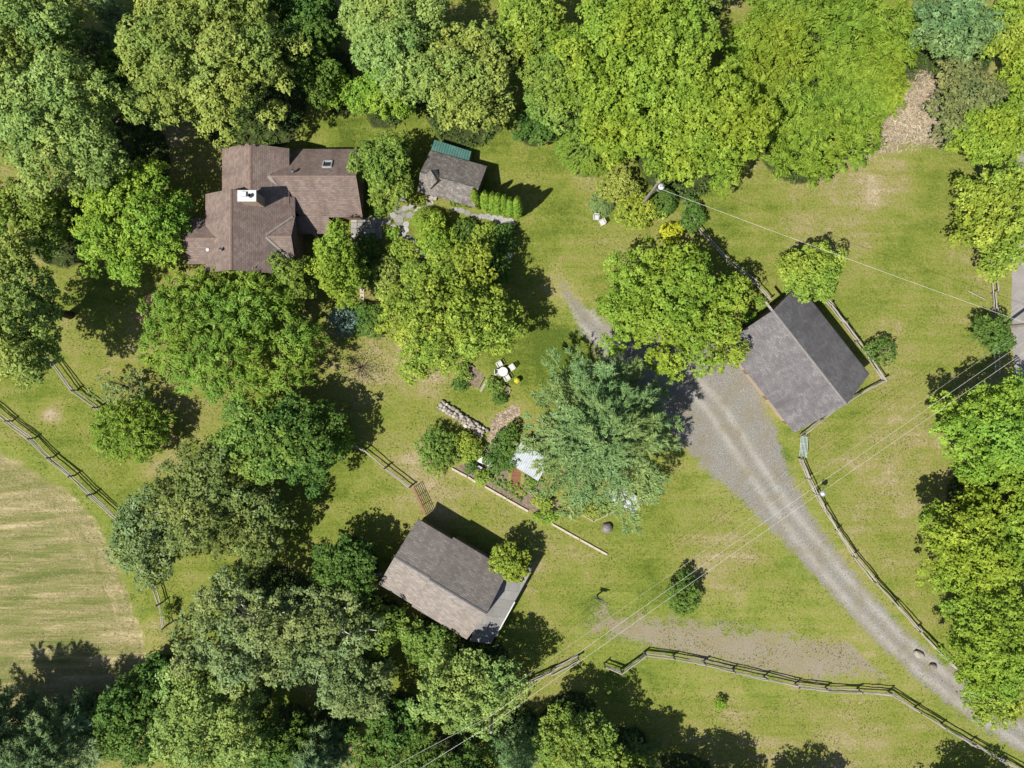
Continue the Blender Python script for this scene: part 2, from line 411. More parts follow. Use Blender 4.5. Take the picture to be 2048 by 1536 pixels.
# foliage palette (dark, mid, light)
LF = {
 'olive': leaf('leaf_olive', (0.078, 0.106, 0.024), (0.150, 0.182, 0.040), (0.245, 0.262, 0.070)),
 'pale': leaf('leaf_pale', (0.076, 0.114, 0.030), (0.145, 0.195, 0.050), (0.240, 0.285, 0.092)),
 'maple': leaf('leaf_maple', (0.070, 0.108, 0.012), (0.130, 0.180, 0.020), (0.212, 0.256, 0.040)),
 'lime': leaf('leaf_lime', (0.066, 0.116, 0.014), (0.126, 0.196, 0.024), (0.212, 0.280, 0.046)),
 'mid':    leaf('leaf_mid',     (0.060, 0.092, 0.018), (0.110, 0.158, 0.028), (0.185, 0.228, 0.052)),
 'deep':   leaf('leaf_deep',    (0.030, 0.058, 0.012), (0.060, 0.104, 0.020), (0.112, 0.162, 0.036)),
 'yellow': leaf('leaf_yellow', (0.072, 0.108, 0.014), (0.150, 0.190, 0.026), (0.270, 0.295, 0.052)),
 'gold':   leaf('leaf_gold',    (0.200, 0.185, 0.012), (0.330, 0.295, 0.018), (0.440, 0.390, 0.040)),
 'grey': leaf('leaf_greygreen', (0.062, 0.086, 0.032), (0.118, 0.150, 0.055), (0.205, 0.236, 0.104)),
 'blue': leaf('leaf_bluegreen', (0.050, 0.082, 0.030), (0.098, 0.148, 0.054), (0.180, 0.234, 0.100), 0.22),
 'silver': leaf('leaf_silver',  (0.060, 0.085, 0.062), (0.120, 0.158, 0.125), (0.200, 0.245, 0.200), 0.15),
 'pine':   leaf('needle_pine',  (0.045, 0.078, 0.026), (0.108, 0.158, 0.056), (0.205, 0.258, 0.106), 0.18),
 'spruce': leaf('needle_spruce', (0.040, 0.066, 0.026), (0.082, 0.124, 0.050), (0.165, 0.215, 0.105), 0.2),
 'yew':    leaf('needle_yew',   (0.080, 0.130, 0.018), (0.130, 0.195, 0.030), (0.205, 0.265, 0.048), 0.34),
 'willow': leaf('leaf_willow', (0.072, 0.112, 0.012), (0.126, 0.176, 0.020), (0.200, 0.242, 0.038), 0.28),
 'birch': leaf('leaf_birch', (0.058, 0.076, 0.020), (0.112, 0.136, 0.036), (0.195, 0.208, 0.074), 0.25),
 'brown': leaf('leaf_brown', (0.060, 0.072, 0.026), (0.112, 0.122, 0.046), (0.190, 0.182, 0.080), 0.22),
 'thuja':  leaf('leaf_thuja',   (0.080, 0.122, 0.014), (0.128, 0.182, 0.022), (0.190, 0.250, 0.038), 0.2),
 'purple': leaf('leaf_purple',  (0.040, 0.016, 0.018), (0.085, 0.036, 0.040), (0.140, 0.070, 0.070), 0.2),
 'hay': leaf('hay_straw', (0.105, 0.092, 0.040), (0.190, 0.155, 0.078), (0.300, 0.250, 0.145), 0.1, drift=0.0),
 'tuft':   leaf('grass_tuft', (0.046, 0.066, 0.012), (0.092, 0.098, 0.028), (0.175, 0.150, 0.082), 0.2, drift=0.0),
 'stick':  leaf('dead_stick', (0.090, 0.066, 0.046), (0.190, 0.150, 0.112), (0.330, 0.275, 0.215), 0.0, drift=0.0),
 'pebble': leaf('pebble', (0.060, 0.057, 0.052), (0.120, 0.115, 0.105), (0.230, 0.222, 0.205), 0.0, drift=0.0),
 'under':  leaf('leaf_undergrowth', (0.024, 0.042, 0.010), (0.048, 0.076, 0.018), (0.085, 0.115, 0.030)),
}

# ------------------------------------------------------------------ the trees and shrubs of the place (photo pixel of crown, radii, height)
# kind, name, px, py, rx, ry, height, leaf, forest floor below, label, category, options
TREES = [
 ('broad', 'oak_tree', 62, 70, 135, 120, 13.5, 'pale', 1, 'large pale olive oak filling the top left corner', 'tree', {}),
 ('broad', 'oak_tree', 135, 265, 150, 135, 14, 'pale', 1, 'large pale olive oak at the left edge, above the bright green maple', 'tree', {}),
 ('broad', 'oak_tree', 435, 128, 168, 148, 13.5, 'olive', 1, 'huge yellow olive oak overhanging the north end of the brown roofed house', 'tree', {}),
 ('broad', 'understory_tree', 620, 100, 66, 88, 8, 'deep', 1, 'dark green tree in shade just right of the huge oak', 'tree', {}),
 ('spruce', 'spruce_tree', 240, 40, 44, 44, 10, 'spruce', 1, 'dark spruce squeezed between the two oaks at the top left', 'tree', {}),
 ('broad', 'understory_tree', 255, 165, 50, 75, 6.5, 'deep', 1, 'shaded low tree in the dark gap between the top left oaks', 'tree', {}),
 ('broad', 'maple_tree', 272, 452, 104, 128, 9.5, 'lime', 0, 'bright lime green maple at the west side of the brown roofed house', 'tree', {'pal': .33}),
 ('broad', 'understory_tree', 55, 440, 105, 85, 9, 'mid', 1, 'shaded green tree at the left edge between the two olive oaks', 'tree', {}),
 ('broad', 'oak_tree', 42, 615, 98, 140, 12.5, 'olive', 0, 'olive oak on the left edge casting shade onto the lawn', 'tree', {}),
 ('feather', 'yew_tree', 464, 664, 164, 130, 8.5, 'yew', 0, 'very wide dark green feathery evergreen below the house', 'tree', {'pal': .17}),
 ('broad', 'fruit_tree', 578, 556, 52, 56, 6, 'mid', 0, 'green tree touching the south east corner of the house', 'tree', {}),
 ('broad', 'fruit_tree', 680, 532, 54, 76, 7, 'maple', 0, 'upright green tree in front of the house porch', 'tree', {}),
 ('broad', 'fruit_tree', 777, 340, 62, 74, 6.5, 'mid', 0, 'green tree between the brown roofed house and the shingled shed', 'tree', {}),
 ('broad', 'maple_tree', 893, 640, 122, 108, 10.5, 'yellow', 0, 'tall yellow green maple in the garden above the round white table', 'tree', {'ext': [(48, -112, 46), (-8, -104, 34), (-58, 92, 34), (100, -20, 40), (110, 30, 36)]}),
 ('broad', 'garden_shrub', 985, 545, 42, 44, 3.2, 'deep', 0, 'dark shrub in the shade right of the tall yellow maple', 'shrub', {}),
 ('pine', 'white_pine', 1198, 868, 184, 186, 13.5, 'pine', 0, 'huge soft needled pine covering the white roofs in the centre', 'tree', {}),
 ('broad', 'maple_tree', 1342, 617, 152, 132, 9.5, 'maple', 0, 'broad round maple beside the grey roofed garage', 'tree', {'pal': .3}),
 ('broad', 'young_maple', 1615, 545, 70, 60, 5.5, 'yellow', 0, 'small yellow green tree overlapping the north corner of the garage roof', 'tree', {}),
 # top row
 ('broad', 'birch_tree', 800, 82, 112, 112, 11.5, 'pale', 1, 'pale feathery tree at the top edge above the small shed', 'tree', {}),
 ('broad', 'forest_tree', 925, 165, 112, 108, 10.5, 'olive', 1, 'olive green tree overhanging the lawn just above the shed', 'tree', {}),
 ('broad', 'forest_tree', 722, 40, 40, 60, 9, 'pale', 1, 'slim light green tree at the top edge beside the pale tree', 'tree', {}),
 ('broad', 'forest_tree', 1062, 48, 70, 72, 9, 'yellow', 1, 'yellow green tree on the top edge left of the maple wood', 'tree', {}),
 ('broad', 'hedge_shrub', 672, 178, 52, 38, 4.5, 'lime', 1, 'bright green shrub at the edge of the lawn above the house', 'shrub', {}),
 ('broad', 'hedge_shrub', 762, 190, 66, 50, 5, 'lime', 1, 'light green shrub at the lawn edge above the shingled shed', 'shrub', {}),
 ('broad', 'maple_tree', 1268, 118, 168, 142, 12, 'maple', 1, 'largest spreading maple in the middle of the top wood', 'tree', {'pal': .25}),
 ('broad', 'maple_tree', 1120, 168, 82, 100, 9, 'mid', 1, 'mid green maple tucked left of the largest top maple', 'tree', {'pal': .2}),
 ('broad', 'maple_tree', 1398, 262, 132, 122, 10.5, 'maple', 1, 'spreading maple hiding the utility pole at the wood edge', 'tree', {'pal': .2}),
 ('broad', 'maple_tree', 1225, 245, 70, 78, 8, 'maple', 1, 'small crowned maple between the two larger maples of the top wood', 'tree', {'pal': .2}),
 ('spray', 'drooping_shrub', 1182, 292, 66, 56, 4, 'yew', 1, 'dark drooping shrub at the lower left corner of the maple wood', 'shrub', {'weep': 1}),
 ('broad', 'hedge_shrub', 1072, 252, 46, 34, 3, 'deep', 1, 'dark green shrub on the wood edge right of the shed', 'shrub', {}),
 ('feather', 'arching_shrub', 1512, 128, 78, 84, 4.5, 'willow', 1, 'arching yellow green shrub beside the shadow gap at the top', 'shrub', {}),
 ('feather', 'arching_shrub', 1685, 90, 132, 92, 5, 'willow', 1, 'widest arching shrub mass along the top edge', 'shrub', {}),
 ('feather', 'arching_shrub', 1625, 260, 118, 102, 5.5, 'willow', 1, 'round arching shrub bulging onto the dry lawn, beside the wood chips', 'shrub', {}),
 ('feather', 'arching_shrub', 1726, 180, 78, 68, 4.5, 'willow', 1, 'arching shrub directly upper left of the wood chip bed', 'shrub', {}),
 ('feather', 'arching_shrub', 1560, 30, 62, 48, 4, 'yew', 1, 'dark green shrub at the top edge by the shadow gap', 'shrub', {}),
 ('spray', 'juniper_bush', 1555, 160, 34, 34, 3.6, 'blue', 1, 'small bluish bush wedged between arching yellow green shrubs', 'shrub', {}),
 ('broad', 'forest_tree', 1905, 58, 92, 68, 8, 'blue', 1, 'blue green broadleaf tree at the upper right edge', 'tree', {}),
 ('broad', 'forest_tree', 2010, 62, 48, 66, 8, 'yellow', 1, 'yellow green tree in the top right corner', 'tree', {}),
 ('broad', 'forest_tree', 1925, 205, 68, 88, 6, 'brown', 1, 'brownish olive tree right of the wood chip bed', 'tree', {'sparse': .75}),
 ('broad', 'forest_tree', 2040, 152, 46, 62, 7.5, 'maple', 1, 'green tree on the right edge below the top corner tree', 'tree', {}),
 ('broad', 'maple_tree', 1978, 275, 74, 62, 7.5, 'maple', 0, 'maple near the right edge just below the brownish tree', 'tree', {}),
 ('broad', 'maple_tree', 1985, 435, 86, 108, 8.5, 'yellow', 0, 'yellow green maple by the road on the right edge', 'tree', {}),
 ('broad', 'roadside_tree', 1981, 668, 42, 42, 4, 'deep', 0, 'small round dark green tree under the wires by the road', 'tree', {}),
 ('broad', 'sapling', 1762, 702, 27, 32, 2.6, 'deep', 0, 'sparse sapling on the dry lawn right of the garage', 'sapling', {'sparse': .5}),
 ('broad', 'maple_tree', 1965, 862, 112, 106, 9.5, 'lime', 0, 'large green maple on the right edge crossed by the wires', 'tree', {'pal': .3}),
 ('broad', 'maple_tree', 1940, 1080, 108, 108, 9, 'maple', 0, 'middle of the three big maples down the right edge', 'tree', {'pal': .3}),
 ('broad', 'maple_tree', 1984, 1270, 98, 118, 9, 'maple', 0, 'lowest big maple on the right edge, beside the driveway', 'tree', {'pal': .25}),
 ('broad', 'maple_tree', 2040, 1010, 60, 110, 10, 'maple', 1, 'maple cut by the right edge between the larger maples', 'tree', {}),
 ('broad', 'shade_tree', 1980, 1398, 58, 46, 5, 'yellow', 1, 'low yellow green tree overhanging the right end of the driveway', 'tree', {}),
 # lone shrubs on the lawn
 ('broad', 'lawn_shrub', 1365, 1190, 32, 42, 3, 'deep', 0, 'dark round shrub standing alone beneath the wires', 'shrub', {}),
 ('broad', 'sapling', 1442, 1408, 12, 12, 1.1, 'lime', 0, 'tiny green sapling alone on the bottom lawn', 'sapling', {}),
 ('broad', 'round_tree', 1020, 1126, 38, 43, 4.4, 'yellow', 0, 'round bright tree beside the porch of the lower barn', 'tree', {}),
 ('feather', 'juniper_bush', 877, 902, 41, 43, 2.2, 'mid', 0, 'spreading green juniper at the left end of the timber edging', 'shrub', {}),
 ('broad', 'garden_shrub', 936, 892, 27, 34, 1.6, 'yellow', 0, 'yellow green shrub between juniper and the wood chip path', 'shrub', {}),
 ('broad', 'garden_shrub', 1005, 912, 40, 36, 2.0, 'deep', 0, 'dark shrub left of the white corrugated roof', 'shrub', {}),
 ('broad', 'garden_shrub', 1018, 872, 22, 22, 1.8, 'deep', 0, 'dark shrub at the left foot of the huge pine', 'shrub', {}),
 ('broad', 'garden_shrub', 966, 953, 17, 16, 1.4, 'yellow', 0, 'small round yellow shrub by the timber edging', 'shrub', {}),
 ('broad', 'garden_shrub', 942, 935, 13, 15, 1.2, 'deep', 0, 'small dark shrub left of the grey garden bench', 'shrub', {}),
 ('bare', 'bare_shrub', 717, 735, 54, 44, 2.4, 'brown', 0, 'nearly bare twiggy shrub on the lawn left of the yellow maple', 'shrub', {}),
 # left lawn
 ('feather', 'larch_tree', 272, 862, 76, 62, 5, 'yew', 0, 'young dark conifer standing on the left lawn', 'tree', {'sparse': .7}),
 ('broad', 'sapling', 245, 772, 58, 38, 3.5, 'grey', 0, 'thin sparse sapling above the young conifer', 'sapling', {'sparse': .3}),
 ('broad', 'birch_tree', 532, 884, 98, 94, 8, 'mid', 0, 'dull green birch on the upper side of the central birch grove', 'tree', {'pb': 1}),
 ('broad', 'grove_tree', 612, 885, 78, 94, 7.5, 'deep', 0, 'dark green tree at the right end of the birch grove', 'tree', {}),
 ('broad', 'birch_tree', 422, 985, 106, 116, 9, 'birch', 0, 'golden olive birch with white limbs in the grove', 'tree', {'pb': 1, 'sparse': .8}),
 ('broad', 'grove_tree', 310, 1062, 66, 104, 7.5, 'grey', 0, 'grey green tree beside the hay field', 'tree', {}),
 ('broad', 'birch_tree', 500, 1040, 76, 92, 8, 'birch', 0, 'olive birch at the lower right of the grove', 'tree', {'pb': 1, 'sparse': .8}),
 ('broad', 'sapling', 690, 882, 20, 24, 3.2, 'lime', 0, 'small light green sapling leaning over the fence end', 'sapling', {}),
 # lower wood
 ('broad', 'ash_tree', 500, 1262, 140, 118, 9.5, 'grey', 1, 'large grey green tree with bare twigs in the lower wood', 'tree', {'sparse': .75, 'pb': 1}),
 ('broad', 'ash_tree', 650, 1262, 110, 92, 8.5, 'grey', 1, 'grey green tree left of the lower barn', 'tree', {'sparse': .8, 'pb': 1}),
 ('broad', 'chestnut_tree', 418, 1425, 104, 112, 9.5, 'pale', 1, 'light yellow green tree at the bottom near the hay field', 'tree', {}),
 ('broad', 'chestnut_tree', 940, 1375, 108, 92, 8, 'pale', 1, 'pale round tree just below the lower barn', 'tree', {}),
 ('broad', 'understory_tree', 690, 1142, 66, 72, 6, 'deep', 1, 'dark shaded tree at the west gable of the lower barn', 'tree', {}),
 ('broad', 'understory_tree', 752, 1252, 66, 52, 4.2, 'mid', 1, 'green shrubby tree hugging the lower barn wall', 'tree', {}),
 ('broad', 'understory_tree', 855, 1285, 60, 40, 4, 'mid', 1, 'green shrub below the south eave of the lower barn', 'shrub', {}),
 ('broad', 'ash_tree', 712, 1372, 74, 58, 7.5, 'grey', 1, 'small greyish tree between the pale round tree and the grey wood', 'tree', {}),
 ('pine', 'pine_tree', 118, 1478, 120, 92, 11, 'spruce', 1, 'dark pine by the hay field in the bottom left corner', 'tree', {}),
 ('pine', 'pine_tree', -10, 1455, 84, 84, 12, 'spruce', 1, 'dark pine cut off by the left edge at the bottom', 'tree', {}),
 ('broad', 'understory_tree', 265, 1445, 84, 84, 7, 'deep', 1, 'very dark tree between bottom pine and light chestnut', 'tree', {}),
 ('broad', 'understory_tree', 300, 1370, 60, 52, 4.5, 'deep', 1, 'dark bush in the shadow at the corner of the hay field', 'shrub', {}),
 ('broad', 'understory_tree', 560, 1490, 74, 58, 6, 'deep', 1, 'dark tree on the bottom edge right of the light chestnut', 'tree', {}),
 ('pine', 'pine_tree', 648, 1502, 62, 58, 8.5, 'spruce', 1, 'pine on the bottom edge below the small greyish tree', 'tree', {}),
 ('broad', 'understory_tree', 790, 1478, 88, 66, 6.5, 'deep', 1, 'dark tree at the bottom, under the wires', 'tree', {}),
 ('spruce', 'spruce_tree', 1032, 1505, 66, 62, 8.5, 'blue', 1, 'blue spruce with pale tips right of the lower utility pole', 'tree', {}),
 ('broad', 'roadside_tree', 1150, 1480, 84, 64, 7.5, 'mid', 1, 'green tree on the bottom edge right of the blue spruce', 'tree', {}),
 ('spruce', 'spruce_tree', 1282, 1540, 44, 44, 9, 'blue', 1, 'pale spruce tip poking up at the bottom edge', 'tree', {}),
 ('broad', 'edge_tree', 1230, 1560, 90, 70, 8, 'mid', 1, 'green tree cut off by the bottom edge near the pale spruce tip', 'tree', {}),
 ('broad', 'edge_tree', 1385, 1650, 115, 100, 9, 'mid', 1, 'tree just below the bottom edge, seen by its shadow on the lawn', 'tree', {}),
 ('broad', 'edge_tree', 1595, 1690, 100, 90, 8.5, 'mid', 1, 'round tree beyond the bottom edge whose shadow tops the lawn', 'tree', {}),
 ('broad', 'edge_tree', 1935, 1680, 110, 90, 8.5, 'mid', 1, 'tree beyond the bottom right edge shading the end of the fence', 'tree', {}),
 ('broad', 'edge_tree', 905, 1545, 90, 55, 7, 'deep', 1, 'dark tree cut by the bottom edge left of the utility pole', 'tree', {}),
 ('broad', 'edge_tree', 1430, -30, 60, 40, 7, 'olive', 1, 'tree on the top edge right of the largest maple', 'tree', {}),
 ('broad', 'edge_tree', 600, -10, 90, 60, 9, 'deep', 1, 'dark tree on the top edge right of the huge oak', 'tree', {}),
 # garden by the house
 ('broad', 'garden_shrub', 872, 478, 42, 46, 3.4, 'lime', 0, 'bright lime shrub in the middle of the flagstone garden', 'shrub', {}),
 ('spray', 'clipped_shrub', 856, 438, 34, 26, 2.2, 'yew', 0, 'smooth dark green mound beside the flagstones', 'shrub', {'weep': 1}),
 ('broad', 'garden_shrub', 974, 472, 30, 28, 1.8, 'yellow', 0, 'round yellow green shrub right of the dark garden gap', 'shrub', {}),
 ('broad', 'garden_shrub', 1012, 478, 22, 30, 2.0, 'deep', 0, 'dark shrub by the end of the grey stone path', 'shrub', {}),
 ('broad', 'garden_shrub', 925, 470, 30, 34, 1.8, 'deep', 0, 'dark shrub between the lime shrub and the yellow shrub', 'shrub', {}),
 ('broad', 'garden_shrub', 805, 505, 34, 28, 1.6, 'yellow', 0, 'low yellow green shrub below the flagstone path', 'shrub', {}),
 ('broad', 'garden_shrub', 775, 560, 34, 46, 2.6, 'olive', 0, 'olive shrub left of the yellow maple', 'shrub', {}),
 ('broad', 'garden_shrub', 734, 495, 24, 30, 2.2, 'deep', 0, 'dark shrub by the patio in front of the house', 'shrub', {}),
 ('broad', 'garden_shrub', 755, 418, 13, 18, 1.4, 'mid', 0, 'small green shrub against the east gable of the house', 'shrub', {}),
 ('feather', 'garden_shrub', 690, 640, 34, 26, 1.8, 'silver', 0, 'silvery blue shrub below the upright porch tree', 'shrub', {}),
 ('broad', 'garden_shrub', 742, 645, 32, 36, 2.0, 'deep', 0, 'dark green shrub right of the silvery shrub', 'shrub', {}),
 ('broad', 'garden_shrub', 722, 612, 14, 10, 1.2, 'yellow', 0, 'small yellow shrub by the old plank path', 'shrub', {}),
 ('broad', 'garden_shrub', 836, 397, 18, 12, 0.8, 'yellow', 0, 'low yellow green ferns by the shed bench', 'plant', {}),
 ('broad', 'garden_shrub', 918, 405, 26, 10, 0.7, 'mid', 0, 'green border plants along the shed wall', 'plant', {}),
 ('broad', 'purple_shrub', 312, 598, 20, 14, 2.2, 'purple', 0, 'purple leaved shrub at the upper left fringe of the wide evergreen', 'shrub', {'sparse': .5}),
 ('broad', 'purple_shrub', 292, 632, 14, 14, 2.0, 'purple', 0, 'smaller purple leaved shrub at the left fringe of the wide evergreen', 'shrub', {'sparse': .5}),
 ('broad', 'garden_shrub', 748, 545, 26, 30, 2.0, 'deep', 0, 'dark shrub between the porch tree and the olive shrub', 'shrub', {}),
 ('broad', 'garden_shrub', 958, 508, 32, 24, 2.0, 'mid', 0, 'green shrub just above the shaded dark shrub by the yellow maple', 'shrub', {}),
 ('broad', 'garden_shrub', 786, 468, 16, 14, 0.9, 'lime', 0, 'low light green shrub at the edge of the flagstones', 'shrub', {}),
 ('broad', 'garden_shrub', 830, 548, 34, 32, 2.6, 'mid', 0, 'green shrub tucked at the upper left of the yellow maple', 'shrub', {}),
 # shrub island by the pole
 ('broad', 'garden_shrub', 1275, 422, 52, 34, 2.6, 'yellow', 0, 'yellow green shrub right of the two white lawn chairs', 'shrub', {}),
 ('broad', 'garden_shrub', 1236, 372, 44, 32, 3, 'olive', 0, 'olive shrub left of the utility pole', 'shrub', {}),
 ('spray', 'grass_clump', 1205, 405, 24, 24, 1.4, 'blue', 0, 'bluish ornamental grass clump above the white lawn chairs', 'grass', {'weep': 1}),
 ('spray', 'juniper_bush', 1325, 402, 32, 28, 2.4, 'deep', 0, 'dark juniper just below the utility pole top', 'shrub', {}),
 ('broad', 'garden_shrub', 1385, 432, 22, 36, 1.8, 'deep', 0, 'dark shrub growing over the rail fence by the maple', 'shrub', {}),
 ('broad', 'golden_shrub', 1345, 468, 22, 24, 1.6, 'gold', 0, 'golden yellow shrub at the top of the round maple', 'shrub', {}),
 ('broad', 'garden_shrub', 1522, 605, 14, 14, 1.2, 'yellow', 0, 'yellow bush at the west corner of the garage', 'shrub', {}),
 ('broad', 'garden_shrub', 1498, 636, 18, 13, 1.2, 'lime', 0, 'low green bush along the garage west gable', 'shrub', {}),
 # vegetable garden
 ('broad', 'flower_clump', 925, 745, 17, 19, 0.8, 'mid', 0, 'flowering plants in the left raised bed, upper clump', 'plant', {}),
 ('broad', 'flower_clump', 918, 770, 17, 14, 0.8, 'deep', 0, 'dark plants at the lower left of the left raised bed', 'plant', {}),
 ('broad', 'flower_clump', 990, 772, 22, 18, 0.9, 'mid', 0, 'leafy plants filling the right raised bed', 'plant', {}),
 ('broad', 'flower_clump', 1000, 797, 15, 13, 0.8, 'deep', 0, 'dark plants at the lower corner of the right raised bed', 'plant', {}),
 ('broad', 'garden_shrub', 1062, 965, 14, 16, 0.9, 'mid', 0, 'green vegetable clump below the white corrugated roof', 'plant', {}),
 ('broad', 'garden_shrub', 1085, 1003, 24, 18, 1.0, 'yellow', 0, 'yellow flowering clump below the huge pine', 'plant', {}),
 ('broad', 'garden_shrub', 1092, 1032, 32, 14, 1.0, 'lime', 0, 'light green plants spilling over the timber edging', 'plant', {}),
 ('broad', 'garden_shrub', 1190, 1018, 30, 18, 1.2, 'olive', 0, 'olive plants inside the low string fence', 'plant', {}),
 ('broad', 'vine_clump', 334, 1222, 8, 22, 1.5, 'mid', 0, 'vine growing over the short rail fence by the hay field', 'vine', {}),
]

# ------------------------------------------------------------------ ground sheets
def blobs(x, y, lst):
    s = np.zeros_like(x)
    for bx, by, r, v in lst:
        s += v * np.exp(-((x - bx) ** 2 + (y - by) ** 2) / (r * r))
    return s
DRY = [(1650, 440, 150, .16), (1800, 330, 90, .16), (1760, 700, 150, .10), (845, 775, 50, .26), (830, 980, 110, .18), (470, 800, 130, .12), (1450, 1120, 90, .22),
       (1130, 590, 60, .22), (1185, 345, 50, .4), (1190, 340, 40, .2), (1160, 520, 80, .1), (1050, 1170, 60, .25), (900, 1000, 60, .2), (1300, 480, 60, .3), (720, 750, 60, .2), (105, 830, 26, .5), (105, 830, 14, .5),
       (1650, 900, 60, .12), (1720, 1000, 90, .08), (600, 830, 60, .15), (1600, 1400, 120, .08), (1150, 1130, 80, .1), (820, 920, 40, .25),
       (1000, 300, 120, -.10), (1110, 460, 90, -.20), (1100, 690, 90, -.30), (720, 255, 70, -.22), (1500, 1260, 80, -.14), (1300, 1390, 120, -.06), (1250, 1100, 90, -.12),
       (1010, 290, 60, -.1), (1080, 1290, 60, -.15), (430, 1160, 90, -.1), (130, 900, 90, -.05), (1560, 900, 40, -.2), (1620, 640, 60, -.1), (1850, 560, 70, -.12), (1300, 980, 60, .1)]
FOREST = []
for t in TREES:
    if t[8]:
        zc = 0.6 * t[6]; f = (H - zc) / H
        FOREST.append((1024 + (t[2] - 1024) * f, 768 + (t[3] - 768) * f, (t[4] + t[5]) * .42 * f))
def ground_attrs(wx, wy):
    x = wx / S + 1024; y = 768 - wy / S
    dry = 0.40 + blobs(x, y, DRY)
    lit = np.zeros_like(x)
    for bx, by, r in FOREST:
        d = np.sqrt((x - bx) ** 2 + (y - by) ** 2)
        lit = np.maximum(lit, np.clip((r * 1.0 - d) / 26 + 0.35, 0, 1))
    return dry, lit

def sheet_mesh(name, xs, ys, keep, z, mat, attrs):
    nx, ny = len(xs), len(ys)
    X, Y = np.meshgrid(xs, ys)
    ii, jj = np.meshgrid(np.arange(nx - 1), np.arange(ny - 1))
    a = (jj * nx + ii).ravel()
    q = np.stack([a, a + 1, a + nx + 1, a + nx], 1)
    if keep is not None:
        q = q[keep.ravel()[q].any(1)]
    used = np.unique(q); mp = -np.ones(nx * ny, int); mp[used] = np.arange(len(used)); q = mp[q]
    V = np.stack([X.ravel(), Y.ravel(), np.full(nx * ny, z)], 1)[used]
    me = np_mesh(name, V, q)
    for k, v in attrs.items():
        at = me.attributes.new(k, 'FLOAT', 'POINT')
        at.data.foreach_set('value', v.ravel()[used].astype(np.float32))
    me.materials.append(mat)
    o = put(bpy.data.objects.new(name, me))
    o['kind'] = 'structure'
    return o

def np_mesh(name, V, F):
    me = bpy.data.meshes.new(name)
    F = np.asarray(F); k = F.shape[1]
    me.vertices.add(len(V)); me.vertices.foreach_set('co', np.asarray(V, np.float32).ravel())
    me.loops.add(F.size); me.loops.foreach_set('vertex_index', F.astype(np.int32).ravel())
    me.polygons.add(len(F)); me.polygons.foreach_set('loop_start', np.arange(0, F.size, k, dtype=np.int32))
    me.update(calc_edges=True)
    return me

xs = np.concatenate([[-900, -400, -200, -120, -90], np.arange(-75, 75.01, 0.8), [90, 120, 200, 400, 900]])
ys = np.concatenate([[-900, -400, -200, -120, -80], np.arange(-62, 62.01, 0.8), [80, 120, 200, 400, 900]])
X, Y = np.meshgrid(xs, ys)
dry, lit = ground_attrs(X, Y)
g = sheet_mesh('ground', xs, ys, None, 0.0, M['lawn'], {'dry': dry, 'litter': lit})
tag(g, 'mown green lawn with dry tan patches around the houses', 'lawn')

def px_sheet(name, bbox, mask_fn, z, mat, cell=0.3, extra=None, label=None, cat=None):
    x0, y0, x1, y1 = bbox
    xs = np.arange((x0 - 1024) * S, (x1 - 1024) * S, cell); ys = np.arange((768 - y1) * S, (768 - y0) * S, cell)
    X, Y = np.meshgrid(xs, ys)
    px, py = X / S + 1024, 768 - Y / S
    m = mask_fn(px, py)
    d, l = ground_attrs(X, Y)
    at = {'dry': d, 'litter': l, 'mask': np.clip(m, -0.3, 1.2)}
    if extra: at.update(extra(px, py))
    o = sheet_mesh(name, xs, ys, m > -0.35, z, mat, at)
    return tag(o, label, cat)

def path_sd(px, py, pts):
    """half width minus distance to a polyline of (x, y, half width)"""
    best = np.full_like(px, -1e9); side = np.zeros_like(px)
    for (ax, ay, aw), (bx, by, bw) in zip(pts[:-1], pts[1:]):
        dx, dy = bx - ax, by - ay
        L2 = dx * dx + dy * dy
        t = np.clip(((px - ax) * dx + (py - ay) * dy) / L2, 0, 1)
        d = np.hypot(px - ax - t * dx, py - ay - t * dy)
        s = aw + (bw - aw) * t - d
        sgn = np.sign((px - ax) * dy - (py - ay) * dx)
        m = s > best
        best = np.where(m, s, best); side = np.where(m, d * sgn, side)
    return best, side

def poly_sd(px, py, poly):
    inside = np.zeros(px.shape, bool); d = np.full(px.shape, 1e9)
    n = len(poly)
    for i in range(n):
        ax, ay = poly[i]; bx, by = poly[(i + 1) % n]
        t = np.clip(((px - ax) * (bx - ax) + (py - ay) * (by - ay)) / ((bx - ax) ** 2 + (by - ay) ** 2), 0, 1)
        d = np.minimum(d, np.hypot(px - ax - t * (bx - ax), py - ay - t * (by - ay)))
        c = ((ay > py) != (by > py)) & (px < (bx - ax) * (py - ay) / (by - ay + 1e-9) + ax)
        inside ^= c
    return np.where(inside, d, -d)

DRIVE = [(2130, 1512, 30), (2048, 1474, 30), (1960, 1420, 29), (1860, 1342, 28), (1790, 1280, 28), (1718, 1206, 29), (1650, 1126, 32), (1590, 1052, 38), (1530, 970, 56), (1475, 885, 84), (1425, 808, 102), (1370, 755, 86),
         (1300, 730, 60), (1225, 690, 34), (1180, 648, 22), (1145, 605, 8), (1120, 560, 1)]
px_sheet('gravel_driveway', (1080, 520, 2140, 1545), lambda x, y: 0.5 + path_sd(x, y, DRIVE)[0] / 40 - .62 * np.exp(-(path_sd(x, y, DRIVE)[1] / 5.0) ** 2) * np.clip((y - 1000) / 120, 0, 1) - .22 * np.exp(-((x - 1500) ** 2 + (y - 830) ** 2) / 60 ** 2), 0.010, M['gravel'], 0.3,
         lambda x, y: {'track': np.exp(-((np.abs(path_sd(x, y, DRIVE)[1]) - 15) / 7) ** 2) * np.clip((path_sd(x, y, DRIVE)[0] + 30) / 30, 0, 1)},
         'pale gravel driveway curving from the garage to the lower right corner', 'driveway')
